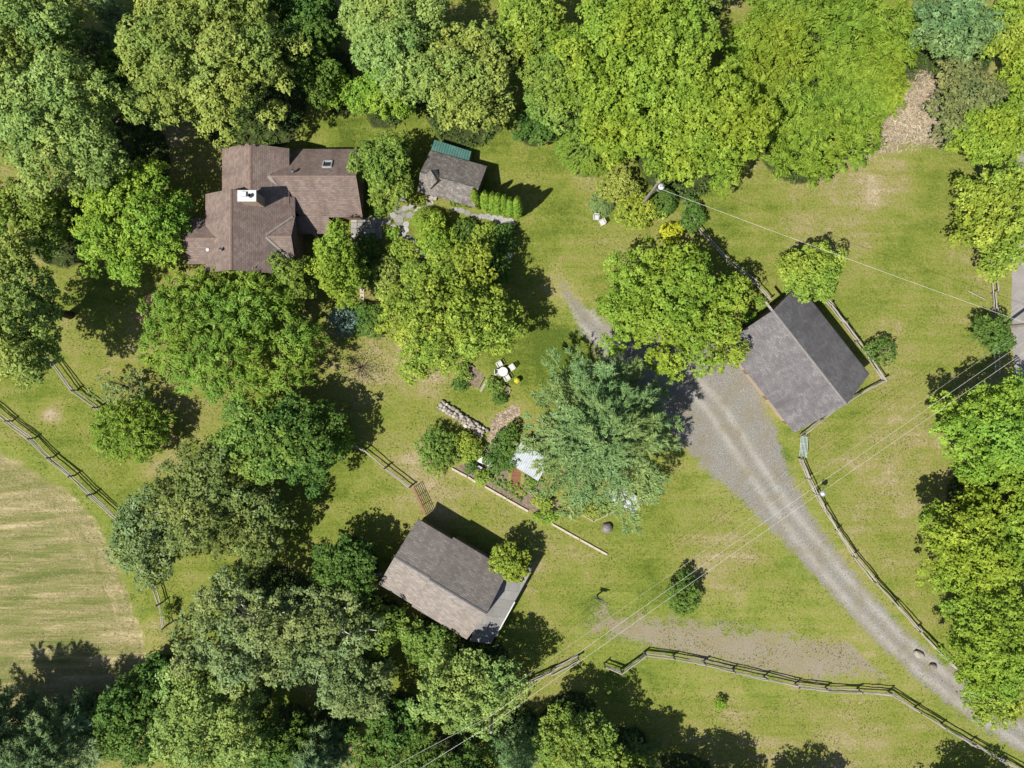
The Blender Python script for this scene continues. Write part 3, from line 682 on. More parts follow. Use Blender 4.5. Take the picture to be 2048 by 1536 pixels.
PATCH = [(1205, 1215, 8), (1196, 1250, 16), (1290, 1262, 30), (1400, 1282, 38), (1520, 1305, 44), (1640, 1322, 44), (1720, 1318, 34), (1800, 1330, 20)]
px_sheet('gravel_turnout', (1150, 1180, 1840, 1400), lambda x, y: 0.45 + np.minimum(path_sd(x, y, PATCH)[0], 26) / 90, 0.005, M['gravel_patch'], 0.3, None,
         'brownish packed gravel turnout above the curved rail fence', 'gravel')
FIELD = [(-200, 800), (0, 905), (70, 945), (140, 985), (190, 1040), (225, 1110), (258, 1190), (285, 1270), (298, 1330), (262, 1360), (180, 1395), (60, 1440), (-200, 1500)]
def field_extra(x, y):
    sd = poly_sd(x, y, FIELD)
    a = math.radians(13)
    v = (y * math.cos(a) + x * math.sin(a)) + 8 * np.sin(x / 60)
    return {'edge': np.clip(sd, 0, 100) / 100, 'rim': np.exp(-((sd - 28) / 26) ** 2), 'row': v / 36.0 * 2 * math.pi}
px_sheet('hay_field', (-190, 790, 330, 1520), lambda x, y: 0.5 + poly_sd(x, y, FIELD) / 34, 0.005, M['hay'], 0.3, field_extra, 'mown hay field striped with tan windrows on the left', 'field')
ROAD = [(2021, 470), (2024, 560), (2022, 640), (2030, 760), (2050, 900), (2200, 900), (2200, 200), (2040, 200)]
px_sheet('road', (2000, 180, 2200, 900), lambda x, y: 0.5 + poly_sd(x, y, ROAD) / 5, 0.006, M['asphalt'], 0.2, None, 'worn pale asphalt road on the right edge', 'road')
CHIPS = [(1845, 145), (1872, 165), (1880, 230), (1884, 285), (1830, 290), (1770, 300), (1725, 318), (1752, 262), (1800, 200), (1825, 165)]
px_sheet('wood_chip_bed', (1690, 120, 1910, 340), lambda x, y: 0.5 + poly_sd(x, y, CHIPS) / 44, 0.006, M['chips'], 0.2, None, 'pinkish wood chip bed at the wood edge, upper right', 'mulch')
CPATH = [(1028, 822, 14), (1004, 838, 14), (992, 862, 14), (985, 890, 10), (975, 905, 6)]
px_sheet('wood_chip_path', (940, 790, 1060, 930), lambda x, y: 0.5 + path_sd(x, y, CPATH)[0] / 10, 0.006, M['chips'], 0.15, None, 'wood chip path beside the dry stone wall', 'path')
VEG = [(905, 938), (975, 905), (1020, 925), (1075, 962), (1120, 1010), (1105, 1046), (1040, 1010), (970, 970)]
px_sheet('vegetable_bed', (880, 880, 1150, 1070), lambda x, y: 0.5 + poly_sd(x, y, VEG) / 12, 0.005, M['soil'], 0.2, None, 'bare soil vegetable bed above the long timber edging', 'garden bed')
RB = [(1023, 930), (1042, 945), (1040, 985), (1022, 975)]
px_sheet('red_soil_patch', (1005, 915, 1065, 1000), lambda x, y: 0.5 + poly_sd(x, y, RB) / 6, 0.010, M['rust_soil'], 0.12, None, 'reddish brown soil patch below the white corrugated roof', 'soil')
BED1 = [(905, 758), (925, 718), (968, 748), (955, 776)]
px_sheet('raised_bed_soil', (890, 700, 1040, 820), lambda x, y: 0.5 + np.maximum(poly_sd(x, y, BED1), poly_sd(x, y, [(970, 768), (982, 750), (1020, 778), (1002, 802)])) / 5, 0.006, M['soil'], 0.12, None, 'brown soil of the two raised beds', 'soil')

# ------------------------------------------------------------------ buildings
def gable(root, A, B, wl, wr, zl, zr, z2, mat, ridge_mat, wall_mat, inset=0.35, thick=0.14, cap=True, wall=True, inset_r=None):
    A, B = Vector((*A, 0)), Vector((*B, 0))
    d = (B - A).normalized(); n = Vector((-d.y, d.x, 0)); up = Vector((0, 0, 1))
    ra, rb = A + up * zr, B + up * zr
    la, lb = A + n * wl + up * zl, B + n * wl + up * zl
    sa, sb = A - n * wr + up * z2, B - n * wr + up * z2
    for q in ([lb, la, ra, rb], [sa, sb, rb, ra]):
        m = MB(); m.prism(q, (0, 0, -thick)); m.build('roof_slope', mat, root)
    if cap:
        m = MB()
        for e0, e1 in ((la, lb), (sb, sa)):
            r0, r1 = (ra, rb) if e0 is la else (rb, ra)
            s0 = (e0 - r0).normalized() * 0.17; h = up * 0.035
            m.prism([r0 + h, r1 + h, r1 + s0 + h, r0 + s0 + h], (0, 0, -0.03))
        m.build('ridge_cap', ridge_mat, root)
    if wall:
        m = MB()
        tl = (zr - zl) / wl; t2 = (zr - z2) / wr; ir = inset_r or inset
        sec = [n * (wl - inset), n * (wl - inset) + up * (zl + tl * inset - thick - .02), up * (zr - thick - .02), -n * (wr - ir) + up * (z2 + t2 * ir - thick - .02), -n * (wr - ir)]
        m.prism([A + d * inset + s for s in sec], d * ((B - A).length - 2 * inset))
        m.build('wall', wall_mat, root)
    return d, n

def window(root, c, nrm, w, h, mat='white'):
    c, nrm = Vector(c), Vector(nrm).normalized()
    ax = Vector((0, 0, 1)).cross(nrm)
    m = MB()
    for s in (-1, 1):
        m.box(c + ax * (s * w / 2) + nrm * .03, .08, .07, h + .08, ax); m.box(c + Vector((0, 0, s * h / 2)) + nrm * .032, w, .07, .08, ax)
    fr = m.build('window', M[mat], root)
    m = MB(); m.box(c + nrm * .015, w - .06, .03, h - .06, ax); m.build('pane', M['glass'], fr)
def door(root, c, nrm, w, h, mat):
    c, nrm = Vector(c), Vector(nrm).normalized()
    ax = Vector((0, 0, 1)).cross(nrm)
    m = MB(); m.box(c + nrm * .03, w, .07, h, ax)
    dr = m.build('door', mat, root)
    m = MB(); m.box(c + nrm * .10 + ax * (w * .4), .05, .07, .05, ax); m.build('handle', M['steel'], dr)

def strip(root, name, a, b, w, mat, nrm=(0, 0, 1), h=0.03):
    a, b = Vector(a), Vector(b)
    ax = (b - a)
    m = MB(); m.box((a + b) / 2, ax.length, w, h, ax, nrm); return m.build(name, mat, root)

# --- main house
house = thing('main_house', (-24, 16, 0), 'brown shingled house with many gables and a white topped chimney', 'house')
RB_, RG_ = M['roof_brown'], M['ridge_brown']
gable(house, (-25.4, 10.3), (-25.4, 17.62), 3.05, 4.95, 5.2, 7.0, 4.1, RB_, RG_, M['siding_brown'], inset_r=.7)
gable(house, (-24.07, 16.9), (-24.07, 22.1), 3.15, 3.17, 4.4, 5.9, 4.42, RB_, RG_, M['siding_brown'])
gable(house, (-30.2, 13.37), (-26.4, 13.37), 2.17, 2.17, 4.7, 6.0, 4.7, RB_, RG_, M['siding_brown'])
gable(house, (-22.9, 13.65), (-20.42, 13.65), 2.25, 2.25, 4.12, 5.42, 4.12, RB_, RG_, M['siding_brown'], cap=True)
# east wing: two slopes cut back where they meet the older roofs
y_r, zr_, ze_ = 19.3, 5.3, 2.8
m = MB(); m.prism([(-14.45, 22.6, ze_), (-20.75, 22.6, ze_), (-22.75, y_r, zr_), (-14.45, y_r, zr_)], (0, 0, -.14)); m.build('roof_slope', RB_, house)
m = MB(); m.prism([(-20.3, 16.02, ze_), (-14.35, 16.02, ze_), (-14.45, y_r, zr_), (-22.75, y_r, zr_)], (0, 0, -.14)); m.build('roof_slope', RB_, house)
m = MB(); m.prism([(-20.9, 14.55, 2.28), (-17.6, 14.55, 2.28), (-17.6, 16.1, 2.87), (-20.9, 16.1, 2.87)], (0, 0, -.1)); m.build('porch_roof', RB_, house)
m = MB(); m.prism([(-22.7, y_r, zr_ + .035), (-14.45, y_r, zr_ + .035), (-14.45, y_r - .15, zr_ - .08), (-22.6, y_r - .15, zr_ - .08)], (0, 0, -.03)); m.build('ridge_cap', RG_, house)
m = MB(); m.prism([(-22.0, 22.25, 0), (-22.0, 22.25, 2.9), (-22.0, y_r, 5.1), (-22.0, 16.4, 2.9), (-22.0, 16.4, 0)], (7.25, 0, 0)); m.build('wall', M['siding_brown'], house)
for x, y in ((-17.8, 14.7), (-19.4, 14.7)):
    m = MB(); m.box((x, y, 1.1), .14, .14, 2.2); m.build('porch_post', M['white'], house)
# valley flashings lie in the creases between slopes
for a, b, w in (((-22.6, 19.35, 5.27), (-20.95, 21.75, 3.55), .26), ((-22.55, 19.25, 5.27), (-20.62, 16.6, 3.72), .3), ((-26.95, 13.45, 6.0), (-28.3, 15.35, 5.1), .2), ((-26.95, 13.3, 6.0), (-28.3, 11.35, 5.1), .2),
                ((-22.75, 13.75, 5.45), (-20.6, 15.75, 4.25), .2), ((-22.75, 13.55, 5.45), (-20.6, 11.55, 4.25), .2)):
    strip(house, 'valley_flashing', Vector(a) + Vector((0, 0, .05)), Vector(b) + Vector((0, 0, .05)), w, M['flashing'])
# chimney
ch = MB(); ch.box((-23.6, 16.75, 6.3), 1.5, .85, 3.0); ch = ch.build('chimney', M['brick'], house)
m = MB(); m.box((-23.6, 16.75, 7.87), 1.66, 1.0, .13); m.build('chimney_cap', M['cement'], ch)
m = MB(); m.lathe((-23.25, 16.72, 7.93), [(.17, 0), (.17, .3), (.12, .3), (.12, .05)], 14); m.build('flue', M['dark'], ch)
m = MB(); m.box((-23.85, 16.85, 8.05), .5, .4, .22); m.build('flue', M['steel'], ch)
# skylight on the north slope of the east wing
sl = Vector((0, 3.3, -2.5)).normalized(); nn = Vector((0, 2.5, 3.3)).normalized()
sc = Vector((-17.35, y_r + 1.35, zr_ - 1.35 * 2.5 / 3.3)) + nn * .05
m = MB()
for s in (-1, 1):
    m.box(sc + Vector((s * .40, 0, 0)), .1, .95, .16, (1, 0, 0), nn); m.box(sc + sl * (s * .45), .7, .1, .161, (1, 0, 0), nn)
sk = m.build('skylight', M['steel'], house)
m = MB(); m.box(sc - nn * .02, .7, .8, .03, (1, 0, 0), nn); m.build('pane', M['glass'], sk)
for x, y, z, mt in ((-20.3, y_r + .45, 4.9, 'dark'), (-28.1, 12.4, 5.05, 'white'), (-26.4, 12.2, 6.3, 'dark')):
    m = MB(); m.lathe((x, y, z), [(.10, 0), (.10, .45), (.16, .46), (.16, .52), (.0, .56)], 10); m.build('vent_pipe', M[mt], house)
for c, nr in (((-14.8, 20.6, 1.6), (1, 0, 0)), ((-14.8, 18.0, 1.6), (1, 0, 0)), ((-26.5, 21.75, 1.7), (0, 1, 0)), ((-22.6, 21.75, 1.7), (0, 1, 0)), ((-18.5, 22.25, 1.5), (0, 1, 0)),
              ((-25.0, 10.65, 1.7), (0, -1, 0)), ((-23.0, 10.65, 1.7), (0, -1, 0))):
    window(house, c, nr, 1.0, 1.2)
door(house, (-18.8, 16.4, 1.05), (0, -1, 0), 1.0, 2.1, M['siding_brown'])

# --- garage
gar = thing('garage', (27.3, 2.4, 0), 'grey shingled gable garage beside the gravel parking', 'garage')
GA, GB = Vector((23.93, 6.76)), Vector((30.7, -1.85))
gd, gn = gable(gar, GA, GB, 4.5, 4.5, 3.0, 6.0, 3.0, M['roof_grey'], M['ridge_grey'], M['siding_brown'], inset=.45)
gm = (GA + GB) / 2
for k in (-1, 0, 1):
    c = Vector((gm.x, gm.y, 1.15)) - gn * 4.05 + gd * (k * 3.2)
    door(gar, c, -gn, 2.7, 2.3, M['siding'])
window(gar, Vector((GB.x, GB.y, 3.9)) - gd * .45, gd, .9, 1.0)
strip(gar, 'ridge_beam', Vector((GA.x, GA.y, 5.75)) - gd * 1.0, Vector((GA.x, GA.y, 5.75)) + gd * .6, .16, M['rail'], (0, 0, 1), .2)
for sgn in (1, -1):
    e = Vector((0, 0, 2.86)) + gn * (4.53 * sgn)
    strip(gar, 'gutter', Vector((GA.x, GA.y, 0)) + e, Vector((GB.x, GB.y, 0)) + e, .10, M['dark'] if sgn > 0 else M['ridge_grey'], (0, 0, 1), .1)
m = MB(); a, b = P(1452, 690), P(1578, 852); m.box((a + b) / 2 + Vector((0, 0, .05)), (b - a).length, .10, .10, b - a)
solo('concrete_curb', m, M['timber'], 'thin pale kerb along the garage front', 'kerb')

# --- barn
barn = thing('barn', (-6.5, -19.5, 0), 'taupe shingled barn with a low grey porch, bottom centre', 'barn')
bd = Vector((.857, -.516)); b0 = Vector((-10.9, -16.05))
bdir, bn = gable(barn, b0, b0 + bd * 4.1, 3.66, 3.66, 3.0, 5.3, 3.0, M['roof_taupe'], M['ridge_grey'], M['siding_brown'])
gable(barn, b0 + bd * 3.8, b0 + bd * 9.97, 3.9, 3.86, 2.95, 5.75, 2.95, M['roof_taupe'], M['ridge_grey'], M['siding_brown'])
m = MB(); m.prism([(-4.1, -24.75, 2.72), (-2.03, -25.1, 2.42), (2.02, -17.8, 2.42), (-.75, -17.3, 2.72)], (0, 0, -.12)); m.build('porch_roof', M['roof_flat'], barn)
strip(barn, 'gutter', (-1.6, -24.4, 2.36), (.25, -21.05, 2.36), .14, M['white'], (0, 0, 1), .12)
strip(barn, 'painted_shade_fascia', (.32, -20.9, 2.33), (2.05, -17.8, 2.33), .05, M['dark'], (0, 0, 1), .14)  # pale porch edge coloured dark here to paint in the tree's shadow
for t_ in (.04, .35, .66, .96):
    p = Vector((-2.1, -24.95, 1.15)).lerp(Vector((1.85, -17.85, 1.15)), t_); m = MB(); m.box(p, .13, .13, 2.3); m.build('porch_post', M['post'], barn)
bc = b0 + bd * 7
window(barn, Vector((bc.x, bc.y, 1.6)) + bn * 3.55, bn, 1.0, 1.0); window(barn, Vector((bc.x, bc.y, 1.6)) - bn * 3.51, -bn, 1.0, 1.0)
e_ = b0 + bd * 9.62
door(barn, Vector((e_.x, e_.y, 1.1)) + bdir * .0, bdir, 1.8, 2.2, M['siding_brown'])

# --- shed with green lean-to
shed = thing('garden_shed', (-6, 19.8, 0), 'weathered wood shingle shed with a green metal lean-to', 'shed')
SA, SB = Vector((-8.69, 19.96)), Vector((-3.17, 18.44))
sd_, sn = gable(shed, SA, SB, 2.84, 1.5, 2.05, 4.0, 2.75, M['roof_wood'], M['roof_wood'], M['siding_brown'], inset=.2, thick=.1, inset_r=.62)
Wi, Ei, Eo, Wo = Vector((-7.92, 22.72, 1.9)), Vector((-4.24, 21.53, 1.9)), Vector((-3.98, 22.77, 1.5)), Vector((-7.58, 23.92, 1.5))
m = MB()
NR = 15
for k in range(NR):       # ribbed sheet: narrow proud ribs between flat pans
    for t0, t1, h in ((k / NR, (k + .8) / NR, 0), ((k + .8) / NR, (k + 1) / NR, .05)):
        a, b, c, d_ = Wo.lerp(Eo, t0), Wo.lerp(Eo, t1), Wi.lerp(Ei, t1), Wi.lerp(Ei, t0)
        m.prism([v + Vector((0, 0, h)) for v in (a, b, c, d_)], (0, 0, -.04 - h))
m.build('lean_to_roof', M['green_metal'], shed)
m = MB()
q = [Wi.lerp(Wo, .02), Wi.lerp(Wo, .9), Ei.lerp(Eo, .9), Ei.lerp(Eo, .02)]
m.prism([Vector((v.x, v.y, 1.42)) for v in q], (0, 0, -1.42)); m.build('lean_to_wall', M['siding_brown'], shed)
# little cross gable astride the shed ridge
cg = Vector((-7.35, 19.55))
cdir = Vector((.5, -.866))
gable(shed, cg - cdir * .6, cg + cdir * .62, .5, .95, 3.85, 4.45, 3.4, M['roof_wood'], M['roof_wood'], M['siding_brown'], inset=.06, thick=.07)
door(shed, Vector((-6.73, 18.50, 1.05)), -sn, .9, 1.9, M['siding'])
m = MB(); bx = P(861, 394); m.box(bx + Vector((0, 0, .25)), 1.35, .5, .08, sd_); m2 = m
bench = thing('garden_bench', bx, 'weathered wooden bench against the shed wall', 'bench')
m.build('seat', M['rail'], bench)
m = MB(); m.box(bx + sn * .32 + Vector((0, 0, .55)), 1.35, .06, .45, sd_); m.build('backrest', M['rail'], bench)
for s in (-1, 1):
    m = MB(); m.box(bx + sd_ * (.6 * s) + Vector((0, 0, .105)), .08, .45, .21, sd_); m.build('leg', M['rail_dark'], bench)
m = MB(); bx = P(890, 396); m.box(bx + Vector((0, 0, .28)), .55, .3, .56, sd_); m.box(bx + Vector((0, 0, .575)), .6, .35, .03, sd_)
solo('storage_box', m, M['white'], 'small white box beside the shed door', 'box')

# --- open shelter with white corrugated roof under the pine
def corrugated(root, name, Wc, Sc, Ec, Nc, n, mat):
    m = MB()
    vs = []
    for k in range(n * 4 + 1):
        t_ = k / (n * 4); h = Vector((0, 0, .03 * math.cos(k * math.pi / 2)))
        vs.append((Wc.lerp(Sc, t_) + h, Nc.lerp(Ec, t_) + h))
    for (a, d1), (b, c) in zip(vs[:-1], vs[1:]):
        m.poly([a, b, c, d1]); m.poly([v - Vector((0, 0, .012)) for v in (d1, c, b, a)])
    return m.build(name, mat, root)
def shelter(name, loc, label, corners, zs, n):
    r = thing(name, loc, label, 'shelter')
    Wc, Sc, Ec, Nc = [P(x, y, z) for (x, y), z in zip(corners, zs)]
    corrugated(r, 'roof_panel', Wc, Sc, Ec, Nc, n, M['white_metal'])
    c = (Wc + Sc + Ec + Nc) / 4
    for q in (Wc, Sc, Ec, Nc):
        p = q.lerp(c, .06); m = MB(); m.box((p.x, p.y, (q.z - .05) / 2), .1, .1, q.z - .05); m.build('post', M['post'], r)
    m = MB(); a, b = Nc.lerp(c, .08), Ec.lerp(c, .08); m.box(Vector(((a.x + b.x) / 2, (a.y + b.y) / 2, min(a.z, b.z) * .45)), (Vector((b.x, b.y)) - Vector((a.x, a.y))).length, .05, min(a.z, b.z) * .85, (b.x - a.x, b.y - a.y, 0)); m.build('back_wall', M['siding_brown'], r)
shelter('corrugated_shelter', P(1058, 922), 'larger white corrugated roof shelter at the left foot of the pine', ((1018, 926), (1076, 962), (1100, 920), (1042, 884)), (1.8, 1.8, 2.2, 2.2), 16)
shelter('corrugated_shelter', P(1246, 996), 'smaller white corrugated roof peeping out below the pine', ((1205, 989), (1267, 1027), (1288, 1001), (1226, 964)), (1.3, 1.3, 1.6, 1.6), 16)

# ------------------------------------------------------------------ stonework and paving
def rock_mesh(name, seed, flat=0.6):
    r = random.Random(seed); m = MB()
    n, pr = 7, []
    for lv, (rr, z) in enumerate(((.82, 0), (1.0, .35), (.92, .75), (.55, 1.0))):
        pr.append([(rr * (1 + r.uniform(-.16, .16)) * .5 * math.cos(2 * math.pi * (j + r.uniform(-.2, .2)) / n), rr * (1 + r.uniform(-.16, .16)) * .5 * math.sin(2 * math.pi * (j + r.uniform(-.2, .2)) / n), z * flat + r.uniform(-.05, .05)) for j in range(n)])
    for a, b in zip(pr[:-1], pr[1:]):
        for j in range(n):
            k = (j + 1) % n; m.poly([a[j], a[k], b[k], b[j]])
    m.poly(pr[-1]); m.poly(pr[0][::-1])
    return m.mesh(name, M['stone'])
ROCKS = [rock_mesh('stone', 40 + k) for k in range(7)]
def place_rock(root, p, sx, sy, sz, rz, mesh=None, name='stone'):
    o = bpy.data.objects.new(name, mesh or rnd.choice(ROCKS))
    o.location = Vector(p) - root_loc(root) if root else p
    o.scale = (sx, sy, sz); o.rotation_euler = (rnd.uniform(-.12, .12), rnd.uniform(-.12, .12), rz)
    return put(o, root)
wa, wb = P(876, 806), P(966, 864)
wall = thing('dry_stone_wall', (wa + wb) / 2, 'low dry stone wall of pale fieldstones on the garden lawn', 'stone wall')
wd = (wb - wa).normalized(); wn = Vector((-wd.y, wd.x, 0)); L = (wb - wa).length
for row in range(3):
    x = rnd.uniform(0, .2)
    while x < L:
        w = rnd.uniform(.30, .62)
        place_rock(wall, wa + wd * (x + w / 2) + wn * ((row - 1) * .33 + rnd.uniform(-.07, .07)) + Vector((0, 0, .0 if row != 1 else .08)), w * 1.1, rnd.uniform(.34, .5), rnd.uniform(.45, .8), math.atan2(wd.y, wd.x) + rnd.uniform(-.4, .4))
        x += w * .86
for k in range(10):
    place_rock(wall, wa + wd * (L * (.45 + .06 * k)) + wn * rnd.uniform(-.3, .3) + Vector((0, 0, .32)), rnd.uniform(.3, .5), rnd.uniform(.3, .45), .4, rnd.uniform(0, 6))
def boulder(px, py, sx, sy, sz, rz, label):
    o = place_rock(None, P(px, py) - Vector((0, 0, .04)), sx, sy, sz, rz, ROCKS[1], 'boulder'); tag(o, label, 'boulder')
boulder(1836, 1308, 1.25, .75, .75, -.45, 'larger flat boulder beside the driveway end')
boulder(1864, 1331, .8, .65, .75, -.3, 'smaller boulder beside the driveway end, nearer the fence tip')

def flag_mesh(seed):
    r = random.Random(seed); m = MB(); n = 7
    m.prism([(.5 * (1 + r.uniform(-.2, .14)) * math.cos(2 * math.pi * (j + r.uniform(-.25, .25)) / n), .5 * (1 + r.uniform(-.2, .14)) * math.sin(2 * math.pi * (j + r.uniform(-.25, .25)) / n), 0) for j in range(n)], (0, 0, -.06))
    return m.mesh('flagstone', M['flag'])
FLAGS = [flag_mesh(90 + k) for k in range(6)]
def flag_path(name, label, pts):
    r = bpy.data.objects.new(name, None); r.location = P(*pts[0][:2]); put(r); tag(r, label, 'paving', None, 'structure')
    for x, y, w, h in pts:
        o = bpy.data.objects.new('flagstone', rnd.choice(FLAGS))
        o.location = P(x, y) - r.location + Vector((0, 0, .045 + rnd.uniform(-.01, .01)))
        o.scale = (w * S * 1.42, h * S * 1.36, 1); o.rotation_euler = (rnd.uniform(-.02, .02), rnd.uniform(-.02, .02), rnd.uniform(-.5, .5))
        put(o, r)
    return r
z3 = [(690, 450, 10, 9), (850, 350, 10, 8), (730, 640, 12, 10), (890, 590, 11, 9), (1050, 560, 9, 10), (1240, 650, 14, 11), (740, 870, 17, 13), (1030, 770, 13, 11), (450, 920, 12, 9), (300, 960, 11, 9), (760, 1060, 15, 11), (920, 1010, 10, 11),
      (910, 1150, 12, 10), (570, 1090, 11, 9), (780, 1280, 17, 11), (980, 1350, 14, 12), (1110, 1470, 9, 12), (1440, 480, 16, 10), (590, 770, 12, 10), (160, 900, 10, 9), (1530, 420, 12, 9), (860, 760, 9, 8)]
flag_path('flagstone_path', 'irregular flagstone path between the house porch and the shed', [(740 + x / 12.8, 370 + y / 12.8, w, h) for x, y, w, h in z3]
          + [(824, 492, 11, 10), (831, 500, 11, 10), (838, 506, 10, 9), (846, 512, 9, 9)])
flag_path('flagstone_path', 'grey flagstone path running below the arborvitae hedge', [(908, 418, 9, 8), (922, 421, 11, 9), (936, 426, 10, 9), (950, 432, 12, 9), (963, 433, 11, 9), (976, 433, 12, 10), (988, 437, 12, 11), (1000, 440, 14, 14), (1012, 444, 15, 14), (1022, 446, 12, 15), (1006, 452, 10, 7)])
flag_path('flagstone_path', 'few shaded flagstones at the right side of the garden', [(1019, 508, 12, 9), (1015, 516, 13, 9), (1012, 524, 12, 9), (1004, 532, 11, 9)])
patio = bpy.data.objects.new('stone_patio', None); patio.location = P(735, 450); put(patio); tag(patio, 'stone patio in shade in front of the house porch', 'patio', None, 'structure')
for i in range(5):
    for j in range(4):
        m = MB(); c = P(708 + i * 12.5, 440 + j * 11) + Vector((0, 0, .03 + .004 * ((i * 3 + j) % 3))); m.box(c, .58, .5, .05, (1, .03 * (i - j), 0)); m.build('paving_slab', M['flag'], patio)

# ------------------------------------------------------------------ fences
def log_mesh(name, seed, rad, mat, n=7, segs=5):
    r = random.Random(seed); m = MB()
    pts = [(-.5 + k / segs, r.uniform(-.03, .03), r.uniform(-.02, .02)) for k in range(segs + 1)]
    m.tube(pts, [rad * r.uniform(.8, 1.15) for _ in pts], n)
    return m.mesh(name, mat)
RAILS = [log_mesh('rail', k, .056, M['rail']) for k in range(5)]
RAILS_D = [log_mesh('rail', k, .062, M['rail_dark']) for k in range(10, 13)]
def post_mesh(seed, h):
    r = random.Random(seed); m = MB()
    m.tube([(0, 0, -.1), (r.uniform(-.02, .02), r.uniform(-.02, .02), h * .5), (r.uniform(-.04, .04), r.uniform(-.04, .04), h)], [.085, .08, .065], 7)
    return m.mesh('post', M['post'])
POSTS = [post_mesh(k, 1.25 + .1 * (k % 3)) for k in range(4)]
def fence(label, pts, zs=(.42, .80, 1.12), rails=None, side=.07, name='rail_fence', skip=()):
    w = [P(x, y) for x, y in pts]
    r = thing(name, w[0], label, 'fence')
    for i, p in enumerate(w):
        o = bpy.data.objects.new('post', rnd.choice(POSTS)); o.location = p - w[0]; o.rotation_euler = (rnd.uniform(-.05, .05), rnd.uniform(-.05, .05), rnd.uniform(0, 6)); put(o, r)
    for i in range(len(w) - 1):
        if i in skip: continue
        a, b = w[i], w[i + 1]; d = (b - a); n = Vector((-d.y, d.x, 0)).normalized()
        for z in zs:
            s = rnd.uniform(-side, side)
            a2 = a + n * (s + rnd.uniform(-.05, .05)) + Vector((0, 0, z + rnd.uniform(-.06, .06))); b2 = b + n * (s + rnd.uniform(-.05, .05)) + Vector((0, 0, z + rnd.uniform(-.06, .06)))
            o = bpy.data.objects.new('rail', rnd.choice(rails or RAILS))
            dd = b2 - a2
            o.location = (a2 + b2) / 2 - w[0]; o.scale = (dd.length * 1.06, 1, 1)
            o.rotation_mode = 'QUATERNION'; o.rotation_quaternion = dd.to_track_quat('X', 'Z') @ Matrix.Rotation(rnd.uniform(-.3, .3), 3, 'X').to_quaternion()
            put(o, r)
    return r
def lerp_pts(pts, step):
    out = []
    for (ax, ay), (bx, by) in zip(pts[:-1], pts[1:]):
        n = max(1, round(math.hypot(bx - ax, by - ay) / step))
        out += [(ax + (bx - ax) * k / n, ay + (by - ay) * k / n) for k in range(n)]
    return out + [pts[-1]]
fence('weathered rail fence between the left lawn and the hay field', [(-70, 762), (-20, 802), (25, 842), (70, 876), (107, 914), (151, 950), (189, 987), (242, 1034)])
fence('short weathered rail fence under the left edge oak', [(75, 690), (114, 727), (154, 781), (199, 814), (240, 850)])
fence('rail fence from the birch grove to the rusty gate', [(655, 846), (703, 884), (731, 899), (773, 934), (822, 972)], (.45, 1.05))
fence('rail fence along the far side of the garage', [(1626, 578), (1640, 597), (1655, 611), (1682, 646), (1709, 683), (1736, 719), (1762, 760)])
fence('rail fence below the garage gable end', [(1762, 760), (1711, 788), (1672, 812), (1636, 839), (1600, 868)], (.45, 1.0))
fence('long rail fence following the right side of the driveway', [(1596, 916), (1612, 956), (1627, 986), (1643, 1016), (1670, 1060), (1703, 1110), (1743, 1160), (1786, 1206), (1830, 1256), (1874, 1302), (1906, 1334)])
fence('long curved rail fence around the bottom lawn', [(1208, 1326), (1241, 1338), (1288, 1303), (1346, 1311), (1406, 1322), (1464, 1337), (1527, 1352), (1589, 1367), (1650, 1374), (1713, 1377), (1776, 1382), (1828, 1415), (1881, 1447), (1939, 1482), (1996, 1515), (2044, 1542), (2100, 1580)], side=.12)
fence('grey rail fence right of the pale round tree', [(1155, 1312), (1102, 1339), (1055, 1359), (1005, 1380)], (.3, .6, .9, 1.15), side=.14)
fence('short rail fence by the roadside under the wires', [(1974, 510), (1976, 535), (1979, 558), (1981, 588), (1982, 618), (1986, 690), (1989, 746)], (.5, 1.0), side=.16)
fence('rail fence piece under the right edge maple', [(1953, 330), (1955, 378)], (.5, 1.0), side=.16)
fence('rail fence piece with a vine beside the hay field', [(316, 1168), (326, 1204), (334, 1250)], (.5, 1.0))
fence('old rail fence in shadow near the lower barn', [(672, 1106), (700, 1128), (738, 1142), (768, 1145)], (.6, 1.0), RAILS_D)
fence('fallen grey rails in the dark lower wood', [(703, 1414), (770, 1420), (838, 1430)], (.4, .9), RAILS_D)
fence('crooked grey rails in shade left of the bottom shadow', [(1100, 1421), (1130, 1416), (1158, 1436), (1184, 1452)], (.5, 1.0), RAILS_D)
fence('rail fence passing through the shade of the round maple', [(1365, 408), (1390, 456), (1452, 524), (1506, 566), (1536, 600)], (.5, 1.0))

def gate(label, a, b, mat, n, name='farm_gate', lean=0.0):
    a, b = P(*a), P(*b); r = thing(name, a, label, 'gate')
    d = (b - a); u = d.normalized(); nn = Vector((-u.y, u.x, 0))
    for k in range(n):
        z = .25 + .95 * k / (n - 1); off = nn * (lean * z)
        m = MB(); m.tube([a + u * .08 + off + Vector((0, 0, z)), b - u * .08 + off + Vector((0, 0, z))], .032, 6); m.build('bar', mat, r)
    for t_ in (.03, .35, .66, .97):
        m = MB(); p = a + d * t_; m.tube([p + nn * (lean * .22) + Vector((0, 0, .2)), p + nn * (lean * 1.24) + Vector((0, 0, 1.24))], .035, 6); m.build('upright', mat, r)
gate('pale green metal gate at the garage corner', (1599, 871), (1596, 913), M['gate_green'], 6, lean=.3)
gate('rusty metal gate at the lower barn corner', (824, 974), (850, 1032), M['rust'], 6, lean=.35)

